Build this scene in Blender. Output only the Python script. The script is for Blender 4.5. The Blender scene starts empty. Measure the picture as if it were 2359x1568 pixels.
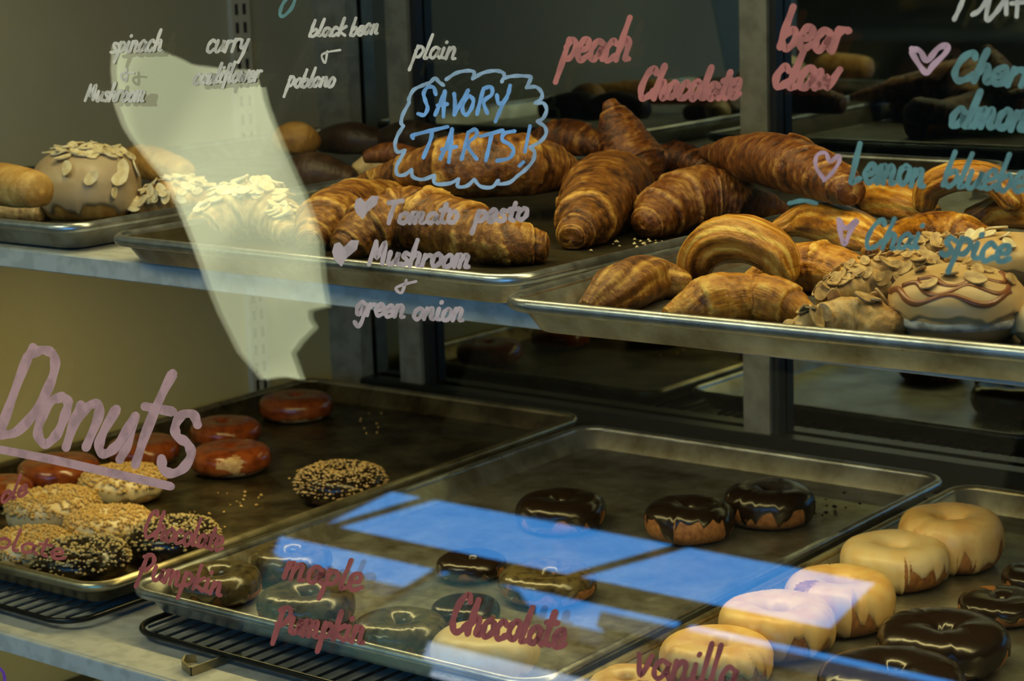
import bpy, math, random
from mathutils import Vector, Matrix, noise
random.seed(7)
S = bpy.context.scene
COL = S.collection
CH = 1.40                                   # camera height above the shop floor

# ------------------------------------------------------------------ camera
W, H, F = 2359.0, 1568.0, 4814.18
RX = Vector((0.78230355, 0.09613404, -0.61543432))     # rows: world axes seen from the camera
RY = Vector((0.62205316, -0.1719948, 0.76385054))
RZ = Vector((-0.03241946, -0.98039586, -0.19435263))
cam = bpy.data.cameras.new('camera'); camo = bpy.data.objects.new('camera', cam); COL.objects.link(camo)
M = Matrix(((RX.x, -RX.y, -RX.z, 0), (RY.x, -RY.y, -RY.z, 0), (RZ.x, -RZ.y, -RZ.z, CH), (0, 0, 0, 1)))
camo.matrix_world = M
cam.sensor_width = 36.0; cam.lens = F / W * 36.0
cam.clip_start = 0.02; cam.clip_end = 200
cam.dof.use_dof = True; cam.dof.focus_distance = 1.52; cam.dof.aperture_fstop = 15.0
S.camera = camo

# ------------------------------------------------------------------ world, sun, exposure
wd = bpy.data.worlds.new('sky'); S.world = wd; wd.use_nodes = True
bg = wd.node_tree.nodes['Background']; bg.inputs[0].default_value = (0.072, 0.37, 1.0, 1); bg.inputs[1].default_value = 4.8
sun = bpy.data.lights.new('sun', 'SUN'); sun.energy = 17.0; sun.angle = 0.01; sun.color = (1, .93, .8)
suno = bpy.data.objects.new('sun', sun); COL.objects.link(suno); suno.rotation_euler = (math.radians(-48), math.radians(-12), 0)
vs = S.view_settings
S.display_settings.display_device = 'sRGB'
vs.view_transform = 'Standard'; vs.look = 'None'; vs.gamma = 1.0; vs.use_curve_mapping = False; vs.exposure = 0.0
S.cycles.use_denoising = True
S.cycles.max_bounces = 10; S.cycles.diffuse_bounces = 4; S.cycles.glossy_bounces = 5; S.cycles.transparent_max_bounces = 12
S.cycles.caustics_reflective = False; S.cycles.caustics_refractive = False
S.cycles.sample_clamp_indirect = 3.0

def area(name, loc, rot, sx, sy, power, color, parent=None):
    l = bpy.data.lights.new(name, 'AREA'); l.shape = 'RECTANGLE'; l.size = sx; l.size_y = sy; l.energy = power; l.color = color
    o = bpy.data.objects.new(name, l); COL.objects.link(o); o.location = (loc[0], loc[1], loc[2] + CH); o.rotation_euler = rot
    if parent: o.parent = parent
    return o
WARM = (1.0, 0.80, 0.40)
area('case_tube_light', (-.80, 1.27, 0.235), (0, 0, 0), 1.5, 0.03, 6.6, WARM)
area('shelf_tube_light', (-.98, 1.37, -0.297), (0, 0, 0), 1.36, 0.02, 3.6, (1, .77, .32))
area('added_base_light', (-1.2, 1.35, -.625), (0, 0, 0), 1.0, 0.02, .9, (1, .80, .34))  # unseen warm light added to brighten the panel under the lower shelf
area('added_ceiling_light', (-1.6, -0.3, 1.18), (0, 0, 0), 1.2, 0.5, 26, (1, .88, .66))  # unseen room light added for the lettering and the case front
for nm, c, sx, sz in (('window_portal', (-2.95, -2.26, .30), 2.5, .5), ('fill_window_portal', (.45, -2.26, -.2), 4.5, 1.3)):
    o_ = area(nm, c, (math.radians(90), 0, 0), sx, sz, 1, (1, 1, 1)); o_.data.cycles.is_portal = True

# ------------------------------------------------------------------ helpers
def ray(px, py):
    c = Vector((px - W / 2, py - H / 2, F))
    return Vector((RX.dot(c), RY.dot(c), RZ.dot(c)))
def onz(px, py, z):
    d = ray(px, py); return d * (z / d.z)
def ony(px, py, y):
    d = ray(px, py); return d * (y / d.y)
def depth(p):
    return RX.z * p.x + RY.z * p.y + RZ.z * p.z
def up(p): return Vector((p[0], p[1], p[2] + CH))

def mesh_obj(name, verts, faces, mat, parent=None, origin=None, smooth=True, tone=None, uvw=None):
    me = bpy.data.meshes.new(name)
    o0 = Vector(origin) if origin is not None else Vector((0, 0, 0))
    me.from_pydata([Vector(v) - o0 for v in verts], [], faces)
    if tone is not None:
        a = me.attributes.new('tone', 'FLOAT', 'POINT'); a.data.foreach_set('value', tone)
    if uvw is not None:
        a = me.attributes.new('uvw', 'FLOAT_VECTOR', 'POINT'); a.data.foreach_set('vector', [c for v in uvw for c in v])
    me.polygons.foreach_set('use_smooth', [smooth] * len(me.polygons))
    me.materials.append(mat); me.update()
    o = bpy.data.objects.new(name, me); COL.objects.link(o)
    if parent:
        o.parent = parent; o.location = o0 if origin is not None else (0, 0, 0)
    else:
        o.location = o0
    return o
def empty(name, loc, rz=0):
    o = bpy.data.objects.new(name, None); COL.objects.link(o); o.location = loc; o.rotation_euler = (0, 0, rz); o.empty_display_size = .02
    return o
def tag(o, label=None, cat=None, group=None, kind=None):
    if label: o['label'] = label
    if cat: o['category'] = cat
    if group: o['group'] = group
    if kind: o['kind'] = kind
    return o
def copy_thing(src):
    c = src.copy(); COL.objects.link(c)
    for ch in src.children:
        d = ch.copy(); COL.objects.link(d); d.parent = c
        for g in ch.children:
            e = g.copy(); COL.objects.link(e); e.parent = d
    return c

class MB:
    def __init__(s): s.v = []; s.f = []
    def add(s, v, f):
        n = len(s.v); s.v += [Vector(p) for p in v]; s.f += [tuple(i + n for i in q) for q in f]
    def box(s, a, b):
        x0, y0, z0 = a; x1, y1, z1 = b
        s.add([(x0,y0,z0),(x1,y0,z0),(x1,y1,z0),(x0,y1,z0),(x0,y0,z1),(x1,y0,z1),(x1,y1,z1),(x0,y1,z1)],
              [(0,3,2,1),(4,5,6,7),(0,1,5,4),(1,2,6,5),(2,3,7,6),(3,0,4,7)])
    def tube(s, pts, r, n=8, closed=False):
        pts = [Vector(p) for p in pts]; m = len(pts); rings = []
        for i, p in enumerate(pts):
            a = pts[i - 1] if (i > 0 or closed) else p; b = pts[(i + 1) % m] if (i < m - 1 or closed) else p
            t = (b - a).normalized(); u = t.cross(Vector((0, 0, 1)))
            if u.length < 1e-4: u = t.cross(Vector((0, 1, 0)))
            u.normalize(); w = u.cross(t)
            rings.append([p + u * (r * math.cos(k * 2 * math.pi / n)) + w * (r * math.sin(k * 2 * math.pi / n)) for k in range(n)])
        v = [q for R in rings for q in R]; f = []
        for i in range(m if closed else m - 1):
            j = (i + 1) % m
            for k in range(n): f.append((i*n+k, i*n+(k+1)%n, j*n+(k+1)%n, j*n+k))
        if not closed: f += [tuple(range(n))[::-1], tuple((m-1)*n+k for k in range(n))]
        s.add(v, f)
    def obj(s, name, mat, parent=None, origin=None, smooth=False):
        return mesh_obj(name, s.v, s.f, mat, parent, origin, smooth)
def rbox(mb, a, b, r=0.002):
    """box with a small bevel on the long edges"""
    x0,y0,z0 = a; x1,y1,z1 = b
    rings = []
    for (ins, z) in ((r, z0), (0, z0 + r), (0, z1 - r), (r, z1)):
        rings.append([(x0+ins,y0+ins,z),(x1-ins,y0+ins,z),(x1-ins,y1-ins,z),(x0+ins,y1-ins,z)])
    v = [p for R in rings for p in R]; f = [(3,2,1,0),(12,13,14,15)]
    for i in range(3):
        for k in range(4): f.append((i*4+k, i*4+(k+1)%4, i*4+4+(k+1)%4, i*4+4+k))
    mb.add(v, f)

# ------------------------------------------------------------------ materials
def new_mat(name):
    m = bpy.data.materials.new(name); m.use_nodes = True
    nt = m.node_tree; return m, nt, nt.nodes['Principled BSDF'], nt.nodes['Material Output']
def plain(name, col, rough=.5, metal=0, spec=.5, noise_amt=0, nscale=30, bump=0, col2=None, coat=0):
    m, nt, b, out = new_mat(name)
    b.inputs['Base Color'].default_value = (*col, 1); b.inputs['Roughness'].default_value = rough
    b.inputs['Metallic'].default_value = metal; b.inputs['Specular IOR Level'].default_value = spec
    b.inputs['Coat Weight'].default_value = coat; b.inputs['Coat Roughness'].default_value = .15
    if noise_amt or bump:
        tc = nt.nodes.new('ShaderNodeTexCoord'); n = nt.nodes.new('ShaderNodeTexNoise')
        n.inputs['Scale'].default_value = nscale; n.inputs['Detail'].default_value = 5
        nt.links.new(tc.outputs['Object'], n.inputs['Vector'])
        if noise_amt:
            r = nt.nodes.new('ShaderNodeValToRGB'); c2 = col2 or tuple(c * .4 for c in col)
            r.color_ramp.elements[0].position = .5 - .28 * noise_amt; r.color_ramp.elements[0].color = (*c2, 1)
            r.color_ramp.elements[1].position = .5 + .12 * noise_amt; r.color_ramp.elements[1].color = (*col, 1)
            nt.links.new(n.outputs['Fac'], r.inputs['Fac']); nt.links.new(r.outputs['Color'], b.inputs['Base Color'])
        if bump:
            bp = nt.nodes.new('ShaderNodeBump'); bp.inputs['Strength'].default_value = bump; bp.inputs['Distance'].default_value = .002
            nt.links.new(n.outputs['Fac'], bp.inputs['Height']); nt.links.new(bp.outputs['Normal'], b.inputs['Normal'])
    return m
def pastry_mat(name, dark, mid, light, rough=.42, stretch=(26, 6, 1), bump=.5, scale=1.0):
    """streaks that follow the dough layers (uvw) and a tone stored on the mesh"""
    m, nt, b, out = new_mat(name); N = nt.nodes; L = nt.links
    at = N.new('ShaderNodeAttribute'); at.attribute_name = 'uvw'
    tn = N.new('ShaderNodeAttribute'); tn.attribute_name = 'tone'
    mp = N.new('ShaderNodeMapping'); mp.inputs['Scale'].default_value = stretch
    L.new(at.outputs['Vector'], mp.inputs['Vector'])
    n1 = N.new('ShaderNodeTexNoise'); n1.inputs['Scale'].default_value = 5 * scale; n1.inputs['Detail'].default_value = 6; n1.inputs['Roughness'].default_value = .62
    L.new(mp.outputs['Vector'], n1.inputs['Vector'])
    tc = N.new('ShaderNodeTexCoord'); n2 = N.new('ShaderNodeTexNoise'); n2.inputs['Scale'].default_value = 42; n2.inputs['Detail'].default_value = 4
    L.new(tc.outputs['Object'], n2.inputs['Vector'])
    n3 = N.new('ShaderNodeTexNoise'); n3.inputs['Scale'].default_value = 260; n3.inputs['Detail'].default_value = 3
    L.new(tc.outputs['Object'], n3.inputs['Vector'])
    def math_(op, a, bb):
        q = N.new('ShaderNodeMath'); q.operation = op
        for i, x in enumerate((a, bb)):
            if isinstance(x, (int, float)): q.inputs[i].default_value = x
            else: L.new(x, q.inputs[i])
        return q.outputs[0]
    s = math_('ADD', math_('MULTIPLY', math_('SUBTRACT', n1.outputs['Fac'], .5), 1.15), tn.outputs['Fac'])
    s = math_('ADD', s, math_('MULTIPLY', math_('SUBTRACT', n2.outputs['Fac'], .5), .75))
    r = N.new('ShaderNodeValToRGB'); e = r.color_ramp.elements
    e[0].position = .12; e[0].color = (*dark, 1); e[1].position = .95; e[1].color = (*light, 1)
    k = e.new(.5); k.color = (*mid, 1)
    L.new(s, r.inputs['Fac']); L.new(r.outputs['Color'], b.inputs['Base Color'])
    b.inputs['Roughness'].default_value = rough; b.inputs['Specular IOR Level'].default_value = .45
    hsum = math_('ADD', n1.outputs['Fac'], math_('MULTIPLY', n3.outputs['Fac'], .45))
    bp = N.new('ShaderNodeBump'); bp.inputs['Strength'].default_value = bump; bp.inputs['Distance'].default_value = .0035
    L.new(hsum, bp.inputs['Height']); L.new(bp.outputs['Normal'], b.inputs['Normal'])
    return m
def metal_mat(name, col, stain, rough=.34, amount=.5, floorcol=None):
    m, nt, b, out = new_mat(name); N = nt.nodes; L = nt.links
    tc = N.new('ShaderNodeTexCoord')
    n = N.new('ShaderNodeTexNoise'); n.inputs['Scale'].default_value = 16; n.inputs['Detail'].default_value = 8; n.inputs['Roughness'].default_value = .65
    L.new(tc.outputs['Object'], n.inputs['Vector'])
    r = N.new('ShaderNodeValToRGB'); e = r.color_ramp.elements
    e[0].position = .30; e[0].color = (*stain, 1); e[1].position = .30 + .3 * (1.2 - amount) + .1; e[1].color = (*col, 1)
    if amount > .6: e[0].position = .42; e[1].position = .66
    L.new(n.outputs['Fac'], r.inputs['Fac']); L.new(r.outputs['Color'], b.inputs['Base Color'])
    b.inputs['Metallic'].default_value = .88
    n2 = N.new('ShaderNodeTexNoise'); n2.inputs['Scale'].default_value = 90; n2.inputs['Detail'].default_value = 5
    L.new(tc.outputs['Object'], n2.inputs['Vector'])
    mr = N.new('ShaderNodeMapRange'); mr.inputs['To Min'].default_value = rough - .07; mr.inputs['To Max'].default_value = rough + .16
    L.new(n2.outputs['Fac'], mr.inputs['Value']); L.new(mr.outputs['Result'], b.inputs['Roughness'])
    bp = N.new('ShaderNodeBump'); bp.inputs['Strength'].default_value = .08; bp.inputs['Distance'].default_value = .001
    L.new(n2.outputs['Fac'], bp.inputs['Height']); L.new(bp.outputs['Normal'], b.inputs['Normal'])
    return m
def emit(name, col, st):
    m = bpy.data.materials.new(name); m.use_nodes = True; nt = m.node_tree; nt.nodes.clear()
    e = nt.nodes.new('ShaderNodeEmission'); e.inputs[0].default_value = (*col, 1); e.inputs[1].default_value = st
    o = nt.nodes.new('ShaderNodeOutputMaterial'); nt.links.new(e.outputs[0], o.inputs[0]); return m
def glass_mat(name, f0=.075, tint=(.93, .97, .93)):
    """pane seen through, with the mirror image of the room growing towards grazing angles"""
    m = bpy.data.materials.new(name); m.use_nodes = True; nt = m.node_tree; N = nt.nodes; L = nt.links; N.clear()
    lw = N.new('ShaderNodeLayerWeight'); lw.inputs['Blend'].default_value = .5
    p = N.new('ShaderNodeMath'); p.operation = 'POWER'; L.new(lw.outputs['Facing'], p.inputs[0]); p.inputs[1].default_value = 5
    mr = N.new('ShaderNodeMapRange'); mr.inputs['To Min'].default_value = f0; mr.inputs['To Max'].default_value = 1; L.new(p.outputs[0], mr.inputs['Value'])
    t = N.new('ShaderNodeBsdfTransparent'); t.inputs[0].default_value = (*tint, 1)
    g = N.new('ShaderNodeBsdfGlossy'); g.inputs['Roughness'].default_value = .002
    mx = N.new('ShaderNodeMixShader'); L.new(mr.outputs['Result'], mx.inputs[0]); L.new(t.outputs[0], mx.inputs[1]); L.new(g.outputs[0], mx.inputs[2])
    o = N.new('ShaderNodeOutputMaterial'); L.new(mx.outputs[0], o.inputs[0]); return m

M_panel_up = plain('painted_end_panel', (.56, .48, .22), .55, noise_amt=.6, nscale=3, col2=(.44, .36, .13))
M_panel_grey = plain('hazed_upper_panel', (.38, .365, .27), .55, noise_amt=.5, nscale=3, col2=(.32, .305, .21))  # same end panel; grey veil of the glass is mixed into this colour
M_white = plain('white_laminate', (.62, .62, .58), .35, noise_amt=.3, nscale=60, col2=(.5, .5, .46))
M_post = plain('brushed_post', (.36, .34, .25), .45, metal=.35, noise_amt=.5, nscale=50, col2=(.26, .24, .17))
M_black = plain('black_rubber', (.01, .01, .01), .5)
M_rail = plain('dark_rail', (.018, .022, .022), .35, metal=.3)
M_wall = plain('shop_wall', (.075, .07, .05), .8, noise_amt=.4, nscale=4)
M_ceil = plain('shop_ceiling', (.10, .095, .07), .9)
M_floor = plain('shop_floor', (.10, .085, .06), .5, noise_amt=.5, nscale=8)
M_frame = plain('window_frame', (.03, .03, .032), .4)
M_alu = metal_mat('aluminium_pan', (.56, .58, .55), (.16, .12, .06), .33, .35)
M_alu_rim = metal_mat('aluminium_rim', (.62, .66, .69), (.12, .11, .09), .27, .2)
M_alu_old = metal_mat('baked_aluminium_pan', (.30, .25, .13), (.07, .05, .02), .36, .75)
M_alu_oldrim = metal_mat('baked_aluminium_rim', (.50, .44, .28), (.10, .07, .03), .3, .6)
M_alu_dark = metal_mat('mirror_darkened_pan_floor', (.10, .085, .05), (.03, .022, .010), .45, .5)  # stained floor, darkened in colour for the dark mirror it reflects
M_wire = plain('black_wire', (.012, .013, .014), .25, metal=.5)
M_clip = metal_mat('bent_steel', (.45, .40, .26), (.12, .09, .04), .3, .5)
M_cro = pastry_mat('croissant_crust', (.050, .014, .003), (.27, .100, .014), (.78, .46, .10), .38, (34, 7, 1), .8)
M_cro_dark = pastry_mat('dark_croissant_crust', (.030, .007, .001), (.18, .052, .006), (.50, .26, .06), .40, (34, 7, 1), .8)
M_dan = pastry_mat('danish_crust', (.13, .032, .003), (.55, .215, .016), (.92, .58, .12), .30, (8, 22, 1), .7)
M_alm = pastry_mat('almond_pastry_crust', (.25, .11, .03), (.55, .32, .10), (.80, .62, .32), .5)
M_cream = pastry_mat('cream_pastry_crust', (.20, .11, .04), (.46, .31, .13), (.70, .55, .30), .5)
M_brown = pastry_mat('brown_bread_crust', (.018, .009, .004), (.05, .024, .010), (.13, .07, .03), .45)
M_gold = pastry_mat('golden_bread_crust', (.22, .09, .015), (.52, .27, .06), (.75, .50, .17), .55)
M_crumb = plain('bread_crumb', (.68, .58, .34), .8, noise_amt=.8, nscale=90, bump=.8, col2=(.40, .30, .13))
M_dough = plain('fried_dough', (.36, .15, .04), .6, noise_amt=.7, nscale=9, bump=.4, col2=(.18, .06, .015))
M_pale = plain('pale_dough', (.62, .40, .17), .6, noise_amt=.6, nscale=9, bump=.4, col2=(.40, .2, .07))
M_choc = plain('chocolate_glaze', (.012, .006, .003), .22, spec=.5, bump=.12, nscale=5)
M_olive = plain('gold_sheen_glaze', (.10, .075, .03), .22, spec=.5, bump=.15, nscale=5, noise_amt=.6, col2=(.03, .02, .008))  # chocolate glaze with its greenish gold sheen put into the colour
M_van = plain('vanilla_glaze', (.68, .46, .18), .38, noise_amt=.5, nscale=3, col2=(.62, .36, .12))
M_van_pale = plain('pale_vanilla_glaze', (.72, .57, .32), .38, noise_amt=.4, nscale=3, col2=(.70, .5, .24))
M_maple = plain('maple_glaze', (.30, .065, .012), .22, noise_amt=.5, nscale=4, col2=(.17, .030, .006), coat=.3)
M_ice = plain('beige_icing', (.50, .38, .24), .42, noise_amt=.4, nscale=20, bump=.1, col2=(.40, .28, .16))
M_ice2 = plain('fawn_icing', (.66, .44, .19), .42, noise_amt=.4, nscale=20, col2=(.52, .32, .12))
M_caramel = plain('caramel_drizzle', (.25, .085, .03), .3)
M_nut = plain('chopped_peanut', (.70, .46, .14), .6, noise_amt=.8, nscale=140, col2=(.42, .20, .05))
M_nut2 = plain('chopped_nut', (.62, .47, .20), .6, noise_amt=.8, nscale=140, col2=(.34, .20, .07))
M_sesame = plain('toasted_flake', (.66, .48, .22), .6, noise_amt=.9, nscale=160, col2=(.28, .13, .04))
M_almond = plain('sliced_almond', (.80, .70, .46), .55, noise_amt=.4, nscale=120, col2=(.66, .52, .28))
M_fill = plain('cream_filling', (.75, .72, .62), .5, noise_amt=.5, nscale=120, bump=.8)
M_glass = glass_mat('display_glass')
M_mirror, _nt, _b, _o = new_mat('mirror_door')
_b.inputs['Base Color'].default_value = (.25, .285, .26, 1); _b.inputs['Metallic'].default_value = 1; _b.inputs['Roughness'].default_value = .02

def paint(name, col):
    return plain(name, col, .6, noise_amt=.35, nscale=70, col2=tuple(c * .75 for c in col))
P_WHITE = paint('cream_marker', (.72, .70, .50)); P_GREY = paint('pinkish_white_marker', (.60, .48, .40)); P_RED = paint('coral_marker', (.62, .19, .13))
P_BLUE = paint('blue_marker', (.20, .50, .80)); P_SKY = paint('pale_blue_marker', (.36, .56, .64)); P_PINK = paint('pink_marker', (.74, .46, .46))
P_TEAL = paint('teal_marker', (.12, .33, .27)); P_DRED = paint('red_marker', (.39, .085, .055)); P_MAUVE = paint('dusty_pink_marker', (.56, .33, .27)); P_PURPLE = paint('purple_marker', (.18, .05, .35))

# ------------------------------------------------------------------ setting: shop shell around the case
def struct(name, mb, mat): return tag(mb.obj(name, mat), kind='structure')
def up_box(a, b):
    m = MB(); m.box(up(a), up(b)); return m
XL0, XR0, YF, YB = -6.2, 3.2, -2.2, 2.9
struct('floor', up_box((XL0, YF, -1.5), (XR0, YB, -1.4)), M_floor)
struct('ceiling', up_box((XL0, YF - .1, 1.3), (XR0, YB, 1.4)), M_ceil)
struct('wall_back', up_box((XL0, YB, -1.4), (XR0, YB + .1, 1.3)), M_wall)
struct('wall_left', up_box((XL0 - .1, YF - .1, -1.4), (XL0, YB + .1, 1.3)), M_wall)
struct('wall_right', up_box((XR0, YF - .1, -1.4), (XR0 + .1, YB + .1, 1.3)), M_wall)
m = MB()                                        # street wall: transom band, lower window, wide shopfront opening added for cool fill
WX0, WX1, WZ = -4.08, -1.86, .06
for a, b in (((XL0, YF - .025, -1.4), (WX0, YF, 1.3)), ((WX1, YF - .025, .72), (2.7, YF, 1.3)), ((WX1, YF - .025, -1.4), (2.7, YF, -.85)), ((2.7, YF - .025, -1.4), (XR0, YF, 1.3)),
             ((WX0, YF - .025, .545), (WX1, YF, 1.3)), ((WX0, YF - .025, .358), (WX1, YF, .412)), ((WX0, YF - .025, -1.4), (WX1, YF, WZ)), ((WX1, YF - .025, -.85), (WX1 + .06, YF, .72))):
    m.box(up(a), up(b))
def raked(mb, x0a, x1a, za, x0b, x1b, zb, y0, y1):
    mb.add([up(q) for q in ((x0a,y0,za),(x1a,y0,za),(x1a,y1,za),(x0a,y1,za),(x0b,y0,zb),(x1b,y0,zb),(x1b,y1,zb),(x0b,y1,zb))],
           [(0,3,2,1),(4,5,6,7),(0,1,5,4),(1,2,6,5),(2,3,7,6),(3,0,4,7)])
raked(m, WX0, -3.94, .412, WX0, -3.75, .545, YF - .025, YF)
raked(m, -2.32, WX1, .412, -2.24, WX1, .545, YF - .025, YF)
struct('wall_front', m, M_wall)
m = MB()                                        # raking glazing bars of the transom
for xa, xb in ((-3.90, -3.60), (-3.07, -2.78)):
    raked(m, xa - .015, xa + .015, .412, xb - .015, xb + .015, .545, YF - .02, YF - .005)
struct('window_1', m, M_frame)
m = MB()
raked(m, -3.84, -3.82, WZ, -3.49, -3.47, .358, YF - .02, YF - .005); raked(m, -2.89, -2.87, WZ, -2.71, -2.69, .358, YF - .02, YF - .005)
m.box(up((WX0, YF - .07, WZ)), up((WX1, YF - .02, WZ + .02)))
struct('window_2', m, M_frame)
m = MB()
for x in (-1.0, .9, 2.68): m.box(up((x - .02, YF - .07, -.85)), up((x + .02, YF - .03, .72)))
struct('fill_window', m, M_frame)  # bars of the unseen window added for cool daylight fill
m = MB(); m.box(up((-3.62, YF, .72)), up((-2.0, YF + .02, 1.02)))
struct('trim_1', m, plain('pale_fascia', (.55, .53, .42), .7))
# outdoors, seen only as a reflection
struct('street', up_box((-22, -26, -1.55), (10, YF - .1, -1.45)), plain('pavement', (.36, .34, .31), .9))
m = MB(); m.box(up((-7.25, -10, -1.45)), up((-4.4, -7, .98))); m.box(up((-7.3, -10.1, .98)), up((-4.35, -6.95, 1.08)))
bld = empty('white_building', up((-6.2, -8.5, -1.45)))
tag(bld, 'low white sunlit building across the street, mirrored in the glass', 'building')
def child(mb, name, mat, parent, smooth=False):
    l = Vector(parent.location)
    o = mesh_obj(name, [Vector(v) - l for v in mb.v], mb.f, mat, parent, None, smooth); return o
child(m, 'wall', plain('white_render', (.82, .80, .74), .9), bld)
m = MB()
for x in (-7.0, -6.2, -5.4):
    m = MB(); m.box(up((x, -7.02, -.5)), up((x + .5, -6.985, .7))); child(m, 'shop_window', M_black, bld)
for bx0, bx1, bz, byy in ((-24, -11.5, 2.72, -15), (-11.4, -5.0, 2.78, -14.4), (-4.9, 3, 2.95, -15)):
    e = empty('dark_building', up(((bx0 + bx1) / 2, byy - 1.5, -1.45)))
    tag(e, 'dark building row across the street, mirrored in the glass', 'building', 'dark buildings in the reflection')
    m = MB(); m.box(up((bx0, byy - 3, -1.45)), up((bx1, byy, bz + .25))); child(m, 'wall', plain('dark_brick', (.014, .018, .016), .9), e)
    m = MB(); m.box(up((bx0 - .04, byy - 3.1, bz + .25)), up((bx1 + .04, byy + .1, bz + .4))); child(m, 'parapet', M_frame, e)
M_leaf = plain('leaves', (.018, .045, .012), .8, noise_amt=.9, nscale=6, col2=(.004, .012, .004))
M_bark = plain('bark', (.06, .04, .025), .9)
for i, (tx, ty, tr, th) in enumerate(((-17.6, -13, 1.5, 2.75), (-14.3, -13, 1.35, 2.6), (-11.4, -12.6, 1.2, 2.8), (-8.75, -12.4, 1.1, 2.6), (-6.35, -12.4, 1.0, 2.85), (-4.1, -12.4, 1.0, 2.7), (-1.8, -12.4, 1.0, 2.6))):
    e = empty('street_tree', up((tx, ty, -1.45)))
    tag(e, 'leafy street tree behind the white building, mirrored in the glass', 'tree', 'street trees in the reflection')
    vv = []; ff = []; nu, nv = 28, 18
    for a in range(nv + 1):
        for b in range(nu):
            t = math.pi * a / nv; p = 2 * math.pi * b / nu
            d = Vector((math.sin(t) * math.cos(p), math.sin(t) * math.sin(p), math.cos(t)))
            r = tr * (1 + .12 * noise.noise(d * 2.3 + Vector((i * 9, 0, 0))) + .08 * noise.noise(d * 7 + Vector((i * 9, 3, 0))))
            vv.append(Vector((d.x * r, d.y * r, d.z * r * 1.5 + th + 1.45 - tr * 1.5)))
    for a in range(nv):
        for b in range(nu): ff.append((a*nu+b, a*nu+(b+1)%nu, (a+1)*nu+(b+1)%nu, (a+1)*nu+b))
    mesh_obj('crown', vv, ff, M_leaf, e)
    m = MB(); m.tube([(0, 0, 0), (.03, 0, .8), (0, .02, th + 1.0)], .12); m.obj('trunk', M_bark, e, smooth=True)

# glass plane of the case front, leaning back
TILT = math.radians(18)
GN = Vector((0, -math.cos(TILT), math.sin(TILT))); GP = Vector((0, .90, -.60)); GU = Vector((0, math.sin(TILT), math.cos(TILT)))
def on_glass(px, py, off=.0):
    d = ray(px, py); n0 = GP.dot(GN) + off
    return d * (n0 / d.dot(GN))

# added glowing stand-in for an unknown object with a scalloped shade, hanging left of the viewer: one sees it mirrored in the glass
def refl(px, py, dist):
    P = on_glass(px, py); d = ray(px, py).normalized(); r = d - GN * (2 * d.dot(GN)); return P, r
outl = [(258,105),(255,160),(262,240),(280,290),(300,322),(340,372),(380,420),(412,490),(440,560),(470,645),(500,720),(545,810),(600,874),(650,866),(692,874),(668,848),(668,815),(690,785),(722,752),(710,735),(709,715),(730,708),(752,704),(741,640),(735,560),(718,500),(700,450),(650,340),(625,280),(610,240),(598,190),(588,162),(520,158),(440,148),(400,128),(350,108),(300,98)]
P0, R0 = refl(500, 450, 0); LC = P0 + R0 * 1.75
def on_glow(px, py):
    P, r = refl(px, py, 0); t = (LC - P).dot(R0) / r.dot(R0); return P + r * t
lp = [on_glow(*q) for q in outl]; lc = on_glow(545, 470)
lamp = empty('glowing_standin', up((lc.x, lc.y, 1.3)))
tag(lamp, 'glowing cream stand-in for an unknown object with a scalloped shade, mirrored in the glass', 'lamp')
vv = []; ff = []; K = 7; n = len(lp)
for side in (1, -1):
    for k in range(K):
        t = k / K
        for p in lp:
            vv.append(up(lc.lerp(p, 1 - t) - R0 * (side * .07 * math.sqrt(1 - (1 - t) ** 2))) - lamp.location)
    vv.append(up(lc - R0 * (side * .07)) - lamp.location)
nb = n * K + 1
for sgn, off in ((1, 0), (-1, nb)):
    for k in range(K - 1):
        for i in range(n):
            q = (off+k*n+i, off+k*n+(i+1)%n, off+(k+1)*n+(i+1)%n, off+(k+1)*n+i); ff.append(q if sgn > 0 else q[::-1])
    for i in range(n): ff.append((off+(K-1)*n+i, off+(K-1)*n+(i+1)%n, off+n*K))
for i in range(n): ff.append((i, (i+1)%n, nb+(i+1)%n, nb+i))
ml = bpy.data.materials.new('glowing_silhouette'); ml.use_nodes = True; nt = ml.node_tree; nt.nodes.clear()
tc = nt.nodes.new('ShaderNodeTexCoord'); mp = nt.nodes.new('ShaderNodeMapping'); mp.inputs['Scale'].default_value = (5, 5, .8)
nz = nt.nodes.new('ShaderNodeTexNoise'); nz.inputs['Scale'].default_value = 1.3; nz.inputs['Detail'].default_value = 1
cr = nt.nodes.new('ShaderNodeValToRGB'); cr.color_ramp.elements[0].position = .38; cr.color_ramp.elements[0].color = (.40, .42, .26, 1); cr.color_ramp.elements[1].position = .6; cr.color_ramp.elements[1].color = (.66, .68, .42, 1)
em = nt.nodes.new('ShaderNodeEmission'); em.inputs[1].default_value = 6.6; om = nt.nodes.new('ShaderNodeOutputMaterial')
nt.links.new(tc.outputs['Object'], mp.inputs[0]); nt.links.new(mp.outputs[0], nz.inputs['Vector']); nt.links.new(nz.outputs['Fac'], cr.inputs[0]); nt.links.new(cr.outputs[0], em.inputs[0]); nt.links.new(em.outputs[0], om.inputs[0])
mesh_obj('silhouette', vv, ff, ml, lamp)
m = MB(); topz = max(p.z for p in lp); m.tube([Vector((0, 0, 0)), up((lc.x, lc.y, topz - .12)) - lamp.location], .006); m.obj('cord', M_black, lamp)  # cord and ceiling mount added to hang the glowing stand-in
m = MB(); m.tube([Vector((0, 0, 0)), Vector((0, 0, -.03))], .05, 16); m.obj('ceiling_rose', M_post, lamp)
e = empty('added_ceiling_lamp', up((-1.6, -.3, 1.3))); tag(e, 'unseen flat ceiling lamp added to light the lettering', 'lamp')  # body added around the unseen room light
m = MB(); m.box((-.65, -.3, -.09), (.65, .3, 0)); m.obj('housing', M_post, e)
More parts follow.
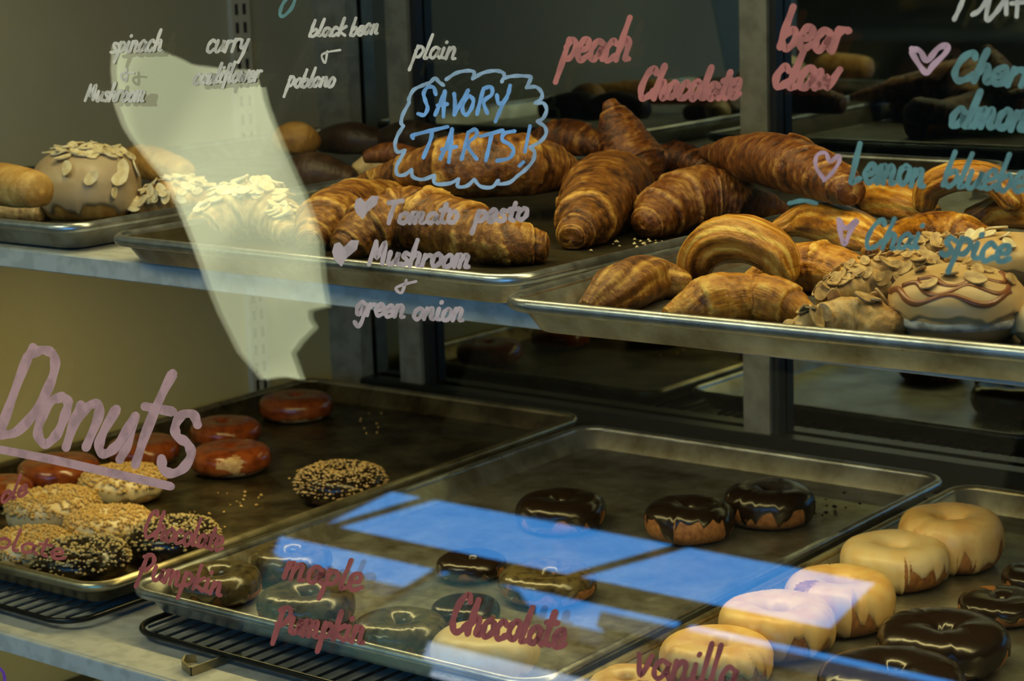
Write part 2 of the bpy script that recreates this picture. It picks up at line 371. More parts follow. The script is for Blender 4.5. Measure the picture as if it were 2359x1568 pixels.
m = MB(); m.box((-.6, -.25, -.10), (.6, .25, -.09)); m.obj('diffuser', emit('lamp_diffuser', (1, .86, .66), 2.0), e)

# ------------------------------------------------------------------ the display case
UF, LF = -.262, -.577                        # floors of the upper and lower pans (relative to the eye)
U_SH, L_SH = -.2655, -.592                   # tops of the two shelves
XW = -1.85                                   # inner face of the end panel
YM = 1.945                                   # mirror doors
case = empty('display_case', up((-.6, 1.5, -1.4)))
tag(case, 'glass fronted bakery display case with mirrored back doors and lettered front glass', 'display case')
def cpart(mb, name, mat, label=None, smooth=False):
    o = child(mb, name, mat, case, smooth)
    if label: o['label'] = label
    return o
m = MB(); m.box(up((XW - .03, .80, -1.40)), up((XW, 2.02, -.275))); cpart(m, 'end_panel', M_panel_up, 'yellowish lower end panel')
m = MB(); m.box(up((XW - .03, .80, -.275)), up((XW, 2.02, .40))); cpart(m, 'end_panel', M_panel_grey, 'upper end panel with the grey glass haze in its colour')
m = MB(); m.box(up((XW, YM, -1.38)), up((1.9, YM + .006, .38))); cpart(m, 'mirror_door', M_mirror)
m = MB(); m.box(up((XW - .03, YM + .01, -1.40)), up((1.9, YM + .04, .40))); cpart(m, 'back_board', M_black)
m = MB(); m.box(up((XW - .03, .80, .39)), up((1.9, 2.02, .42))); cpart(m, 'case_top', M_black)
m = MB(); m.box(up((1.88, .80, -1.4)), up((1.91, 2.02, .40))); cpart(m, 'end_panel', M_panel_up)
m = MB(); m.box(up((XW, .83, -1.40)), up((1.88, .86, -.90))); cpart(m, 'kick_board', M_panel_up)
m = MB(); m.box(up((XW, .85, -.92)), up((1.88, YM - .004, -.90))); cpart(m, 'case_floor', M_panel_up)
# dark seam low on the end panel
m = MB(); m.box(up((XW + .0005, .95, -.848)), up((XW + .004, YM - .03, -.836))); cpart(m, 'panel_seam', plain('seam_grime', (.07, .055, .02), .7))
def px_x(px, py): return ony(px, py, YM - .03).x
for xa, xb in ((-1.732, -1.697), (-1.222, -1.188), (-.700, -.666), (-.18, -.146), (.36, .394)):
    m = MB(); rbox(m, up((xa, YM - .022, -.90)), up((xb, YM - .003, .385)), .002); cpart(m, 'door_post', M_post)
    m = MB(); m.box(up((xb, YM - .016, -.90)), up((xb + .008, YM - .002, .385))); cpart(m, 'door_gasket', M_black)
m = MB(); rbox(m, up((XW, YM - .025, -.90)), up((XW + .055, YM - .004, .385)), .002); cpart(m, 'door_post', M_post)
m = MB(); rbox(m, up((XW + .055, YM - .03, -.60)), up((1.88, YM - .004, -.560)), .003); cpart(m, 'door_rail', M_rail)
# slotted shelf standard on the end panel
m = MB(); m.box(up((XW + .0003, 1.772, -.90)), up((XW + .008, 1.802, .385))); o = cpart(m, 'shelf_standard', plain('standard_paint', (.46, .44, .34), .5))
sl = MB()
for i in range(40):
    z = -.60 + i * .022
    for y in (1.777, 1.790): sl.box(up((XW + .0075, y, z)), up((XW + .0085, y + .005, z + .013)))
s_ = child(sl, 'slots', M_black, case); s_.parent = o
for lx, ly, lz, hw in ((-.80, 1.27, .235, .76), (-.98, 1.37, -.297, .69), (-1.2, 1.35, -.625, .51)):   # housings added for the three unseen light tubes
    m = MB(); rbox(m, up((lx - hw, ly - .02, lz + .003)), up((lx + hw, ly + .02, lz + .0135)), .002); cpart(m, 'light_housing', M_post)
# front glass with its lettering
gm = MB(); gv = []
for x in (XW, 1.9):
    for t in (-.31, 1.02):
        for off in (0, -.006):
            q = GP + GU * t + GN * off; gv.append(up((x, q.y, q.z)))
gm.add(gv, [(0,1,3,2),(4,6,7,5),(0,4,5,1),(2,3,7,6),(0,2,6,4),(1,5,7,3)])
glass = cpart(gm, 'front_glass', M_glass)
m = MB(); q = GP + GU * -.31; m.box(up((XW, q.y - .03, q.z - .03)), up((1.9, q.y + .03, q.z + .004))); cpart(m, 'sill_rail', M_post)

# shelves
def shelf(xa, xb, ya, yb, z, th, label):
    e = empty('shelf', up(((xa + xb) / 2, (ya + yb) / 2, z - th)))
    tag(e, label, 'shelf')
    m = MB(); rbox(m, up((xa, ya + .004, z - th)), up((xb, yb, z)), .0015); child(m, 'board', M_white, e)
    m = MB(); rbox(m, up((xa, ya, z - th)), up((xb, ya + .0035, z)), .001); child(m, 'edge_band', M_white, e)
    return e
shelf(XW + .009, 1.87, 1.150, YM - .04, U_SH, .017, 'white upper shelf carrying the trays of croissants and danishes')
shelf(XW + .009, 1.87, 1.075, YM - .04, L_SH, .017, 'white lower shelf carrying the doughnut trays and wire racks')

# ------------------------------------------------------------------ pans and racks
def rring(wx, wy, r, n=7):
    pts = []
    for cx_, cy_, a0 in ((wx - r, wy - r, 0), (-wx + r, wy - r, 90), (-wx + r, -wy + r, 180), (wx - r, -wy + r, 270)):
        for i in range(n):
            a = math.radians(a0 + 90 * i / (n - 1)); pts.append((cx_ + r * math.cos(a), cy_ + r * math.sin(a)))
    return pts
def pan(cx_, cy_, w, d, rot, rimz, label, body_mat, rim_mat, hgt=.0235, floor_mat=None):
    e = empty('sheet_pan', up((cx_, cy_, rimz - hgt)), rot)
    tag(e, label, 'tray', 'aluminium sheet pans in the case')
    hx, hy = w / 2, d / 2; t = .0014
    prof = [(.0205, 0), (.019, .0008), (.0075, hgt - .004), (.0055, hgt - .001), (.0045, hgt - .0025), (.0062, hgt - .006), (.0078, hgt - .006)]
    prof_in = [(.0060, hgt - .0005), (.0088, hgt - .003), (.0205, .0022), (.0235, t)]
    def loft(levels, close_bottom, flip):
        v = []; f = []; nn = None
        for ins, z in levels:
            ring = rring(hx - ins, hy - ins, max(.028 - ins * .5, .006)); nn = len(ring)
            v += [(x, y, z) for x, y in ring]
        for i in range(len(levels) - 1):
            for k in range(nn):
                q = (i*nn+k, i*nn+(k+1)%nn, (i+1)*nn+(k+1)%nn, (i+1)*nn+k); f.append(q[::-1] if flip else q)
        if close_bottom == 0: f.append(tuple(range(nn))[::-1])
        if close_bottom == 1: f.append(tuple((len(levels)-1)*nn+k for k in range(nn)))
        return v, f
    v, f = loft(prof[:3], 0, False); o = mesh_obj('pan_wall', v, f, body_mat, e)
    v2, f2 = loft(prof_in, 1, False); o = mesh_obj('pan_floor', v2, f2, floor_mat or body_mat, e)
    for o in e.children:
        md = o.modifiers.new('es', 'EDGE_SPLIT'); md.split_angle = math.radians(40)
    m = MB(); rr = .0046
    ring = rring(hx - rr, hy - rr, .026, 9); m.tube([(x, y, hgt - rr + .001) for x, y in ring], rr, 10, True)
    mesh_obj('rolled_rim', m.v, m.f, rim_mat, e)
    return e
def rack(x0, x1, y0, y1, z, label):
    e = empty('wire_rack', up(((x0 + x1) / 2, (y0 + y1) / 2, z)))
    tag(e, label, 'rack', 'black wire racks under the lower trays')
    hx, hy = (x1 - x0) / 2, (y1 - y0) / 2; zz = .009
    m = MB(); m.tube([(x, y, zz) for x, y in rring(hx, hy, .03, 9)], .0028, 8, True); m.obj('rim_wire', M_wire, e, smooth=True)
    m = MB(); k = int(2 * hx / .0155)
    for i in range(1, k):
        x = -hx + i * 2 * hx / k; ins = max(0, .03 - (hx - abs(x))) * .7; m.tube([(x, -hy + ins, zz + .0015), (x, hy - ins, zz + .0015)], .0013, 6)
    m.obj('cross_wire', M_wire, e, smooth=True)
    for sx in (-.6, .6):
        for yy in (-hy + .1, hy - .1):
            m = MB(); m.tube([(hx * sx, yy, zz - .002), (hx * sx, yy, .0007)], .003, 8); m.obj('foot', M_wire, e, smooth=True)
    return e
D2R = math.radians
pan(-1.622, 1.525, .425, .76, D2R(.5), -.24, 'worn sheet pan under the almond iced bun at the end panel', M_alu, M_alu_rim)
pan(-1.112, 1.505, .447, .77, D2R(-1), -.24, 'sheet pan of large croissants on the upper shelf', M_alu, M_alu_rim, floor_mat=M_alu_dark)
pan(-.641, 1.4420, .478, .77, D2R(2.6), -.24, 'sheet pan of danishes jutting over the upper shelf edge', M_alu, M_alu_rim)
pan(-1.613, 1.500, .435, .75, D2R(1.5), -.555, 'brown stained sheet pan of nut coated and maple doughnuts', M_alu_old, M_alu_oldrim)
pan(-1.152, 1.500, .455, .70, D2R(1), -.555, 'sheet pan of chocolate doughnuts on the wire rack', M_alu, M_alu_rim)
pan(-.690, 1.490, .440, .70, D2R(1), -.555, 'sheet pan of vanilla glazed doughnuts', M_alu, M_alu_oldrim)
rack(-1.835, -1.395, 1.105, 1.85, L_SH, 'black wire rack under the brown stained doughnut pan')
rack(-1.345, -.93, 1.128, 1.85, L_SH, 'black wire rack poking out under the chocolate doughnut pan')
rack(-.90, -.48, 1.15, 1.84, L_SH, 'black wire rack under the vanilla doughnut pan')
# bent metal clip lying on the lower shelf
A = [onz(x, y, L_SH + .0065) for x, y in ((552, 1498), (437, 1540), (418, 1524), (424, 1511), (447, 1509))]
m = MB(); wv = []
for p in A:
    wv += [up(p + Vector((0, 0, -.0062))), up(p + Vector((0, 0, .001))), up(p + Vector((.0012, .0012, .001))), up(p + Vector((.0012, .0012, -.0062)))]
ff = [(0,1,2,3), (19,18,17,16)]
for i in range(4):
    for k in range(4): ff.append((i*4+k, (i+1)*4+k, (i+1)*4+(k+1)%4, i*4+(k+1)%4))
o = mesh_obj('metal_clip', wv, ff, M_clip, None, up(A[1] + Vector((0, 0, -.006))), False)
tag(o, 'bent strip of steel clipped to the rack on the white lower shelf', 'clip')

# ------------------------------------------------------------------ pastry builders
def catmull(P, n):
    P = [P[0] + (P[0] - P[1])] + list(P) + [P[-1] + (P[-1] - P[-2])]
    out = []; segs = len(P) - 3
    for w in ([i / (n - 1) for i in range(n)] if isinstance(n, int) else n):
        t = w * segs; k = min(int(t), segs - 1); u = t - k
        a, b, c, d = P[k:k + 4]
        out.append(.5 * ((2 * b) + (-a + c) * u + (2 * a - 5 * b + 4 * c - d) * u * u + (-a + 3 * b - 3 * c + d) * u ** 3))
    return out
def sweep(name, ctrl, floor, mat, style='wrap', lift=0.0, nu=190, nv=64, seed=0, steps=4.0, amp=.10, tone0=.45, squash=.9, arch=None, parent=None, cut=None, flat=.72):
    """a roll of dough along a path. ctrl: (px, py, radius in px[, extra lift]); it rests on the pan floor"""
    pts = []; rad = []
    for c in ctrl:
        px, py, rp = c[:3]; ex = c[3] if len(c) > 3 else 0
        if arch is not None:
            p = ony(px, py, arch); r = rp * depth(p) / F
        else:
            r = .03
            for _ in range(6):
                p = onz(px, py, floor + lift + ex + flat * r); r = rp * depth(p) / F
        pts.append(p); rad.append(r)
    ends0 = pts[0] - (pts[1] - pts[0]).normalized() * rad[0] * .7; ends1 = pts[-1] + (pts[-1] - pts[-2]).normalized() * rad[-1] * .7
    UU = [.45 * (i / (nu - 1)) + .55 * (.5 - .5 * math.cos(math.pi * i / (nu - 1))) for i in range(nu)]
    C = catmull([ends0] + pts + [ends1], UU); R = catmull([Vector((rad[0] * .6, 0, 0))] + [Vector((r, 0, 0)) for r in rad] + [Vector((rad[-1] * .6, 0, 0))], UU)
    R = [max(q.x, .003) for q in R]
    sd = Vector((seed * 7.31, seed * 3.7, seed * 1.9)); L = sum((C[i + 1] - C[i]).length for i in range(nu - 1))
    verts = []; tone = []; uvw = []
    T0 = None; up0 = Vector((0, 0, 1))
    zb = floor + lift + .0008 if arch is None else floor + .0008
    acc = 0
    for i in range(nu):
        a = C[max(i - 1, 0)]; b = C[min(i + 1, nu - 1)]; T = (b - a).normalized()
        U = (up0 - T * up0.dot(T)).normalized(); up0 = U; V = T.cross(U)
        u = UU[i]; s = 2 * u - 1
        cap = 1.0
        e = min(u, 1 - u) * L / max(R[i], .002)
        ea = amp * min(1, e / 1.6)
        if e < 1.0: cap = max(1 - (1 - e) ** 2.2, .0) ** .5
        if i: acc += (C[i] - C[i - 1]).length
        for k in range(nv):
            v = 2 * math.pi * k / nv; cv, sv = math.cos(v), math.sin(v)
            d = U * cv * squash + V * sv
            q = C[i] + d * R[i]
            n1 = noise.noise(q * 28 + sd); n2 = noise.noise(q * 80 + sd * 2)
            tn = tone0
            if style == 'wrap':
                ph = abs(s + .04 * math.sin(v + seed)) * steps + .10 * math.sin(v * 1.0 + seed * 2) + .16 * n1
                fr = ph - math.floor(ph)
                g = fr ** 2.2
                n3 = noise.noise(Vector((acc * 330 + seed, v * 4.0, n1 * 2))); n4 = noise.noise(Vector((acc * 900, v * 3, seed))); dm = min(1, e * .8); n3 *= dm; n4 *= dm
                mlt = 1 + ea * (g - .45) + .018 * noise.noise(q * 190 + sd) + .03 * n3 + .014 * n4 + .055 * n1 + .03 * n2
                tn += .17 * n3 + .14 * n4 + .22 * noise.noise(q * 190 + sd)
                tn += .34 * max(0, (fr - .80) / .2) - .16 * math.exp(-((fr - .08) / .07) ** 2) - .05
            elif style == 'lam':
                ph = steps * v / (2 * math.pi) + 1.1 * s * .9 + .25 * n1 + seed * .37
                fr = ph - math.floor(ph); g = 1 - abs(2 * fr - 1)
                n3 = noise.noise(Vector((ph * 4.2, acc * 22, seed))); n4 = noise.noise(Vector((ph * 11, acc * 40, seed + 5)))
                mlt = 1 + ea * (g - .5) + .045 * n3 + .018 * n4 + .05 * n1 + .015 * n2
                tn += .30 * n3 + .14 * n4
                tn += .42 * max(0, .38 - g) / .38 * (.6 + .8 * max(0, n1 + .4)) - .08
            elif style == 'lump':
                mlt = 1 + .16 * n1 + .13 * n2 + .07 * noise.noise(q * 170 + sd) + .03 * noise.noise(q * 420 + sd)
                tn += .25 * n1
            else:
                mlt = 1 + .05 * n1 + .012 * n2
                tn += .1 * n1
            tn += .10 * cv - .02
            q = C[i] + d * (R[i] * mlt * cap)
            if q.z < zb: q.z = zb + .0004 * n2
            verts.append(q); tone.append(tn); uvw.append((acc, (v if v < math.pi else 2 * math.pi - v) * R[i] * cap * 1.3, seed * .5))
    f = []
    for i in range(nu - 1):
        for k in range(nv): f.append((i*nv+k, i*nv+(k+1)%nv, (i+1)*nv+(k+1)%nv, (i+1)*nv+k))
    f.append(tuple(range(nv))[::-1]); f.append(tuple((nu-1)*nv+k for k in range(nv)))
    if style == 'lam' or style == 'wrap':
        pass
    base = Vector((sum(p.x for p in pts) / len(pts), sum(p.y for p in pts) / len(pts), min(q.z for q in verts)))
    verts = [up(q) for q in verts]; base = up(base)
    if parent is not None:
        return mesh_obj(name, [q - parent.location for q in verts], f, mat, parent, None, True, tone, uvw)
    return mesh_obj(name, verts, f, mat, None, base, True, tone, uvw)

# one sliced almond, shared by every copy
am_v = []; am_f = []
for z in (.0005, -.0005):
    for k in range(14):
        a = 2 * math.pi * k / 14; r = 1 - .18 * math.cos(a) ** 3
        am_v.append((.0068 * math.cos(a), .0042 * math.sin(a) * r, z + .0007 * math.cos(a) ** 2))
am_f = [tuple(range(14)), tuple(range(27, 13, -1))] + [(k, k + 14, (k + 1) % 14 + 14, (k + 1) % 14) for k in range(14)]
almond_me = bpy.data.meshes.new('sliced_almond'); almond_me.from_pydata(am_v, [], am_f); almond_me.materials.append(M_almond)
toast_me = almond_me.copy(); toast_me.materials.clear(); toast_me.materials.append(plain('toasted_almond', (.62, .42, .17), .55, noise_amt=.9, nscale=160, col2=(.22, .10, .03)))
def almonds(host, src, n, zmin, seed, scale=1.0, cone=None, me_=None):
    """lay sliced almonds over the upper surface of src (a mesh child of host, or host itself)"""
    rnd = random.Random(seed); me = src.data; cand = [p for p in me.polygons if p.normal.z > zmin]
    zs = sorted(p.center.z for p in cand)
    if cone: zc = zs[int(len(zs) * cone)]; cand = [p for p in cand if p.center.z > zc]
    wts = [p.area for p in cand]
    for p in rnd.choices(cand, wts, k=n):
        o = bpy.data.objects.new('sliced_almond', me_ or almond_me); COL.objects.link(o); o.parent = host
        nn = p.normal.normalized(); nn = (nn + Vector((rnd.uniform(-.5, .5), rnd.uniform(-.5, .5), rnd.uniform(-.2, .3)))).normalized()
        q = nn.to_track_quat('Z', 'Y') @ Matrix.Rotation(rnd.uniform(0, 6.28), 3, 'Z').to_quaternion()
        s = scale * rnd.uniform(.75, 1.25)
        loc = p.center + p.normal.normalized() * .0018 + (src.location if src is not host else Vector((0, 0, 0)))
        o.matrix_local = Matrix.Translation(loc) @ q.to_matrix().to_4x4() @ Matrix.Diagonal((s, s, s, 1))
def bits_mesh(name, src_me, n, size, zmin, seed, mat, lift=.0006, flake=False):
    rnd = random.Random(seed); cand = [p for p in src_me.polygons if p.normal.z > zmin]; wts = [p.area for p in cand]
    V = []; Fc = []
    for p in rnd.choices(cand, wts, k=n):
        c = p.center + p.normal * lift + Vector((rnd.uniform(-1, 1), rnd.uniform(-1, 1), 0)) * (.02 if lift > .005 else .0012)
        s = size * rnd.uniform(.5, 1.25); q = Vector((rnd.gauss(0, 1), rnd.gauss(0, 1), rnd.gauss(0, 1))).normalized().to_track_quat('Z', 'Y')
        b = len(V); sx, sy, sz = (s, s * rnd.uniform(.6, .9), s * rnd.uniform(.5, .9))
        if flake: sx, sy, sz = s * 1.3, s * .6, s * .35
        for w in ((1,0,0),(-1,0,0),(0,1,0),(0,-1,0),(0,0,1),(0,0,-1)):
            V.append(c + q @ Vector((w[0]*sx*rnd.uniform(.7,1.1), w[1]*sy*rnd.uniform(.7,1.1), w[2]*sz*rnd.uniform(.7,1.1))))
        Fc += [(b+i, b+j, b+k) for i, j, k in ((0,2,4),(2,1,4),(1,3,4),(3,0,4),(2,0,5),(1,2,5),(3,1,5),(0,3,5))]
    me = bpy.data.meshes.new(name); me.from_pydata(V, [], Fc); me.materials.append(mat); me.polygons.foreach_set('use_smooth', [True] * len(me.polygons)); return me

# doughnuts: unit radius 1, resting on z = 0
def ring_mesh(name, mat, rc, a, b, zc, ph0, ph1, drip=0.0, off=0.0, seed=0, nu=72, nv=26, wob=.03, thick=0):
    v = []; f = []
    closed = ph1 - ph0 >= 359
    for i in range(nu):
        t = 2 * math.pi * i / nu; cs, sn = math.cos(t), math.sin(t)
        dl = 0
        if drip:
            dl = drip * (abs(noise.noise(Vector((cs * 2.2, sn * 2.2, seed * 5.1)))) * 1.9 + max(0, noise.noise(Vector((cs * 5, sn * 5, seed * 3.3)))) * 1.5 - .35)
        for k in range(nv):
            w = k / (nv if closed else nv - 1); ph = math.radians(ph0 - dl + (ph1 - ph0 + dl) * w)
            c, s_ = math.cos(ph), math.sin(ph)
            pc = math.copysign(abs(c) ** .75, c); ps = math.copysign(abs(s_) ** .8, s_)
            n_ = noise.noise(Vector((cs * 1.3, sn * 1.3, ph * .4 + seed * 2.7)))
            o_ = off
            if not closed and k in (0, nv - 1): o_ = -off * 1.5
            r = rc + (a + o_ + wob * n_) * pc; z = zc + (b + o_ + wob * .7 * n_) * ps
            v.append((max(r, .004) * cs, max(r, .004) * sn, max(z, 0.0)))
    for i in range(nu):
        j = (i + 1) % nu
        for k in range(nv if closed else nv - 1):
            f.append((i*nv+k, j*nv+k, j*nv+(k+1)%nv, i*nv+(k+1)%nv))
    me = bpy.data.meshes.new(name); me.from_pydata(v, [], f); me.materials.append(mat); me.polygons.foreach_set('use_smooth', [True] * len(me.polygons))
    return me
KINDS = {}
def kind(key, dough, glaze, rc=.53, a=.47, b=.36, ph0=-15, drip=45, bits=None, hole=True, flatten=1.0):
    zc = b
    D = [ring_mesh('dough', dough, rc, a, b, zc, 0, 360, seed=s + len(KINDS)) for s in range(1)]
    G = [ring_mesh('glaze', glaze, rc, a, b, zc, ph0, 205, drip, .022, seed=s * 3 + len(KINDS)) for s in range(3)]
    B = None
    if bits:
        bm_, n, size, zmin, flake = bits
        B = [bits_mesh('topping', g, n, size, zmin, 11 + len(KINDS) + i, bm_, .03, flake) for i, g in enumerate(G[:2])]
    KINDS[key] = (D, G, B)
kind('maple', M_pale, M_maple, .50, .50, .34, -35, 20)
kind('peanut', M_pale, M_van_pale, .50, .50, .34, -25, 25, (M_nut, 620, .066, .10, False))
kind('chocnut', M_dough, M_choc, .50, .50, .34, -25, 25, (M_nut2, 480, .062, .0, False))
kind('sesame', M_dough, M_choc, .50, .50, .34, -30, 25, (M_sesame, 900, .055, -.2, True))
kind('choc', M_dough, M_choc, .545, .455, .33, -8, 45)
kind('choctan', M_dough, M_choc, .545, .455, .34, 12, 50)
kind('olive', M_dough, M_olive, .60, .40, .33, -10, 40)
kind('vanilla', M_dough, M_van, .60, .40, .37, -12, 60)
kind('vanpale', M_dough, M_van_pale, .60, .40, .37, -12, 60)
kind('cream', M_pale, M_van_pale, .50, .50, .36, -30, 25)
def doughnut(key, px, py, wpx, floor, label, group, squash=1.0, idx=0, lift=0.0, tilt=0.0, hs=1.0):
    D, G, B = KINDS[key]
    p = onz(px, py, floor + .015 + lift); r = wpx / 2 * depth(p) / F
    e = empty('doughnut', up((p.x, p.y, floor + lift + .0006)), random.uniform(0, 6.28))
    e.rotation_euler[0] = tilt
    e.scale = (r, r, r * squash * hs)
    tag(e, label, 'doughnut', group)
    for nm, me in (('dough', D[0]), ('glaze', G[idx % 3])) + ((('chopped_nuts', B[idx % 2]),) if B else ()):
        o = bpy.data.objects.new(nm, me); COL.objects.link(o); o.parent = e
        if nm == 'chopped_nuts': o['kind'] = 'stuff'
    return e

# ------------------------------------------------------------------ upper shelf: end tray
def bun(name, px, py, wpx, hpx, floor, label, cat, dough, glaze, group=None, drip=.25, low=.30, lift=0, seed=1, sand=False):
    """domed bun with an icing coat that runs down its sides"""
    p = onz(px, py, floor + lift); k = depth(p) / F; r = wpx / 2 * k; h = hpx * k * 1.01
    e = empty(name, up((p.x, p.y, floor + lift + .0006))); tag(e, label, cat, group)
    nu, nv = 80, 30
    def dome(nm, mat, off, zcut, dr):
        v = []; f = []; tn = []; uv = []
        for i in range(nu):
            t = 2 * math.pi * i / nu; cs, sn = math.cos(t), math.sin(t)
            dl = dr * (abs(noise.noise(Vector((cs * 2.0, sn * 2.0, seed * 4.2)))) * 1.5 + max(0, noise.noise(Vector((cs * 5.5, sn * 5.5, seed)))) * 1.3)
            z0 = max(zcut - dl, .02) if zcut > 0 else 0
            for k in range(nv):
                w = k / (nv - 1); zz = z0 + (1 - z0) * math.sin(w * math.pi / 2)
                rr = math.sqrt(max(1 - ((zz - .38) / .62) ** 2.4, 0)) if zz > .38 else 1 - .20 * ((.38 - zz) / .38) ** 2
                n_ = noise.noise(Vector((cs * 1.6, sn * 1.6, zz * 2 + seed * 3))) * .05
                o_ = off if 0 < k else -off
                if w == 1: rr = .001
                v.append(((rr * r * (1 + n_) + o_ * min(1, rr * 4)) * cs, (rr * r * (1 + n_) + o_ * min(1, rr * 4)) * sn, zz * h * (1 + n_ * .5) + (o_ if zz > .5 else 0)))
                tn.append(.45 + n_ * 3); uv.append((t * .03, zz * .05, seed))
        for i in range(nu):
            j = (i + 1) % nu
            for k in range(nv - 1): f.append((i*nv+k, j*nv+k, j*nv+k+1, i*nv+k+1))
        if zcut == 0: f.append(tuple(i * nv for i in range(nu))[::-1])
        return mesh_obj(nm, v, f, mat, e, None, True, tn, uv)
    dome('dough', dough, 0, 0, 0)
    g = dome('icing', glaze, .0022, low, drip)
    return e, g
e, g = bun('iced_bun', 203, 497, 242, 152, UF, 'beige iced bun topped with sliced almonds beside the end panel', 'bun', M_gold, M_ice, low=.26, drip=.24, seed=3)
almonds(e, g, 34, .72, 5, 1.25, .2); almonds(e, g, 26, -.05, 8, 1.2)
e = empty('filled_croissant', up(onz(20, 500, UF))); tag(e, 'golden filled croissant cut off by the frame beside the almond bun', 'croissant')
sweep('top_half', [(-95, 445, 40), (-10, 428, 58), (75, 440, 52)], UF, M_gold, 'plain', .028, 60, 30, 41, parent=e, tone0=.5)
sweep('bottom_half', [(-90, 490, 28), (0, 485, 34), (85, 490, 28)], UF, M_cream, 'wrap', 0, 60, 30, 42, parent=e, tone0=.4)
def pst(name, label, cat, group=None, **kw):
    o = sweep(name, **kw); return tag(o, label, cat, group)
GC, GD = 'croissants on the middle upper tray', 'danishes on the jutting upper tray'
pst('scone', 'golden speckled scone behind the almond iced bun', 'scone', ctrl=[(310, 368, 38), (360, 380, 46), (420, 398, 32)], floor=UF, mat=M_gold, style='lump', seed=12, nu=60, nv=32, lift=.012)
o = pst('almond_croissant', 'almond croissant between the iced bun and the cream glowing reflection', 'croissant', ctrl=[(318, 478, 26), (395, 458, 50), (480, 462, 40)], floor=UF, mat=M_alm, style='lump', seed=14, nu=80, nv=36)
almonds(o, o, 70, .1, 21, 1.05)
o = pst('almond_croissant', 'cream coloured almond croissant veiled by the cream glowing reflection', 'croissant', ctrl=[(430, 542, 28), (485, 516, 54), (575, 488, 82), (640, 508, 60), (664, 538, 36)], floor=UF, mat=M_cream, style='wrap', seed=15, steps=5, amp=.12)
almonds(o, o, 60, .75, 22, 1.25, .45)

# ------------------------------------------------------------------ upper shelf: croissants
pst('croissant', 'croissant at the lettered glass, left of the large front croissant', 'croissant', GC, ctrl=[(722, 548, 42), (755, 510, 74), (820, 480, 74), (905, 462, 48)], floor=UF, mat=M_cro, seed=1, steps=3.6, tone0=.50)
pst('croissant', 'large front croissant with a torn pale tip behind the tomato pesto lettering', 'croissant', GC, ctrl=[(800, 562, 46), (855, 530, 78), (950, 512, 92), (1060, 535, 84), (1160, 560, 66), (1232, 570, 50)], floor=UF, mat=M_cro, seed=2, steps=4.3, amp=.12)
pst('croissant', 'croissant behind the blue lettered cloud', 'croissant', GC, ctrl=[(840, 415, 18), (930, 402, 48), (1060, 388, 88), (1180, 385, 88), (1270, 390, 66), (1322, 408, 34)], floor=UF, mat=M_cro, seed=3, steps=4.6, lift=.022)
pst('croissant', 'croissant standing slantwise, tip down, right of the blue lettered cloud', 'croissant', GC, ctrl=[(1325, 540, 46), (1355, 505, 74), (1398, 440, 100), (1465, 415, 55)], floor=UF, mat=M_cro, seed=4, steps=3.2, tone0=.38)
pst('croissant', 'dark croissant lying under the topmost croissant', 'croissant', GC, ctrl=[(1500, 512, 52), (1548, 478, 82), (1625, 462, 90), (1715, 475, 66), (1790, 490, 36)], floor=UF, mat=M_cro_dark, seed=5, steps=3.8, tone0=.50)
pst('croissant', 'topmost dark croissant lying across the pile beneath the rear post', 'croissant', GC, ctrl=[(1632, 352, 20), (1720, 362, 60), (1810, 378, 76), (1895, 408, 64), (1950, 438, 46)], floor=UF, mat=M_cro_dark, seed=6, steps=4.2, lift=.045, tone0=.45)
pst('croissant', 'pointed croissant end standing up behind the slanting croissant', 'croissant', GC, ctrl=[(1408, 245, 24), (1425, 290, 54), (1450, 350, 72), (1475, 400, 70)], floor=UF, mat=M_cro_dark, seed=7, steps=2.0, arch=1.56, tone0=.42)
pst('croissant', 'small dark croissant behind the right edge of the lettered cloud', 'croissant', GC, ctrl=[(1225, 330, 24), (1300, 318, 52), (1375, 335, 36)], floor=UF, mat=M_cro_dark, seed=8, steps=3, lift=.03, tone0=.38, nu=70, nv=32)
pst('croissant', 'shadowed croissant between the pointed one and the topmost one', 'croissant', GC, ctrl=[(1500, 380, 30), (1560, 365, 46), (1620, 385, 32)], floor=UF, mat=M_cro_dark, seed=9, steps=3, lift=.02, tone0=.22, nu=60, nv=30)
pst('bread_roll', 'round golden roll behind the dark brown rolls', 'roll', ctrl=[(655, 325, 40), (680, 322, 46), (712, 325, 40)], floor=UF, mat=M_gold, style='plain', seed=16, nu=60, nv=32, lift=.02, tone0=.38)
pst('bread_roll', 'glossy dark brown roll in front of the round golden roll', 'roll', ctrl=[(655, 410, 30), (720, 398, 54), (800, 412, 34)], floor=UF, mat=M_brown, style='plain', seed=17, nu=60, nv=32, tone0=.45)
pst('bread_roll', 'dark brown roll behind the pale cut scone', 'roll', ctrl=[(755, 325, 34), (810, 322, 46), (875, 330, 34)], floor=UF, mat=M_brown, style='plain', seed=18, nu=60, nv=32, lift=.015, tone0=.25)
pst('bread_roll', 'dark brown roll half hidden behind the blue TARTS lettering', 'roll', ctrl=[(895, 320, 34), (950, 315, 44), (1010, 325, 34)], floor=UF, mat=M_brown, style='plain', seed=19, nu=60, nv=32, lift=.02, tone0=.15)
e = empty('cut_scone', up(onz(880, 400, UF))); tag(e, 'pale cut scone with a brown top beside the blue lettered cloud', 'scone')
sweep('crumb', [(828, 392, 26), (880, 380, 38), (940, 382, 30)], UF, M_cream, 'lump', .008, 50, 28, 23, parent=e, tone0=.6)
sweep('crust', [(850, 362, 20), (895, 354, 30), (950, 360, 24)], UF, M_cro_dark, 'plain', .030, 50, 28, 24, parent=e, tone0=.4)

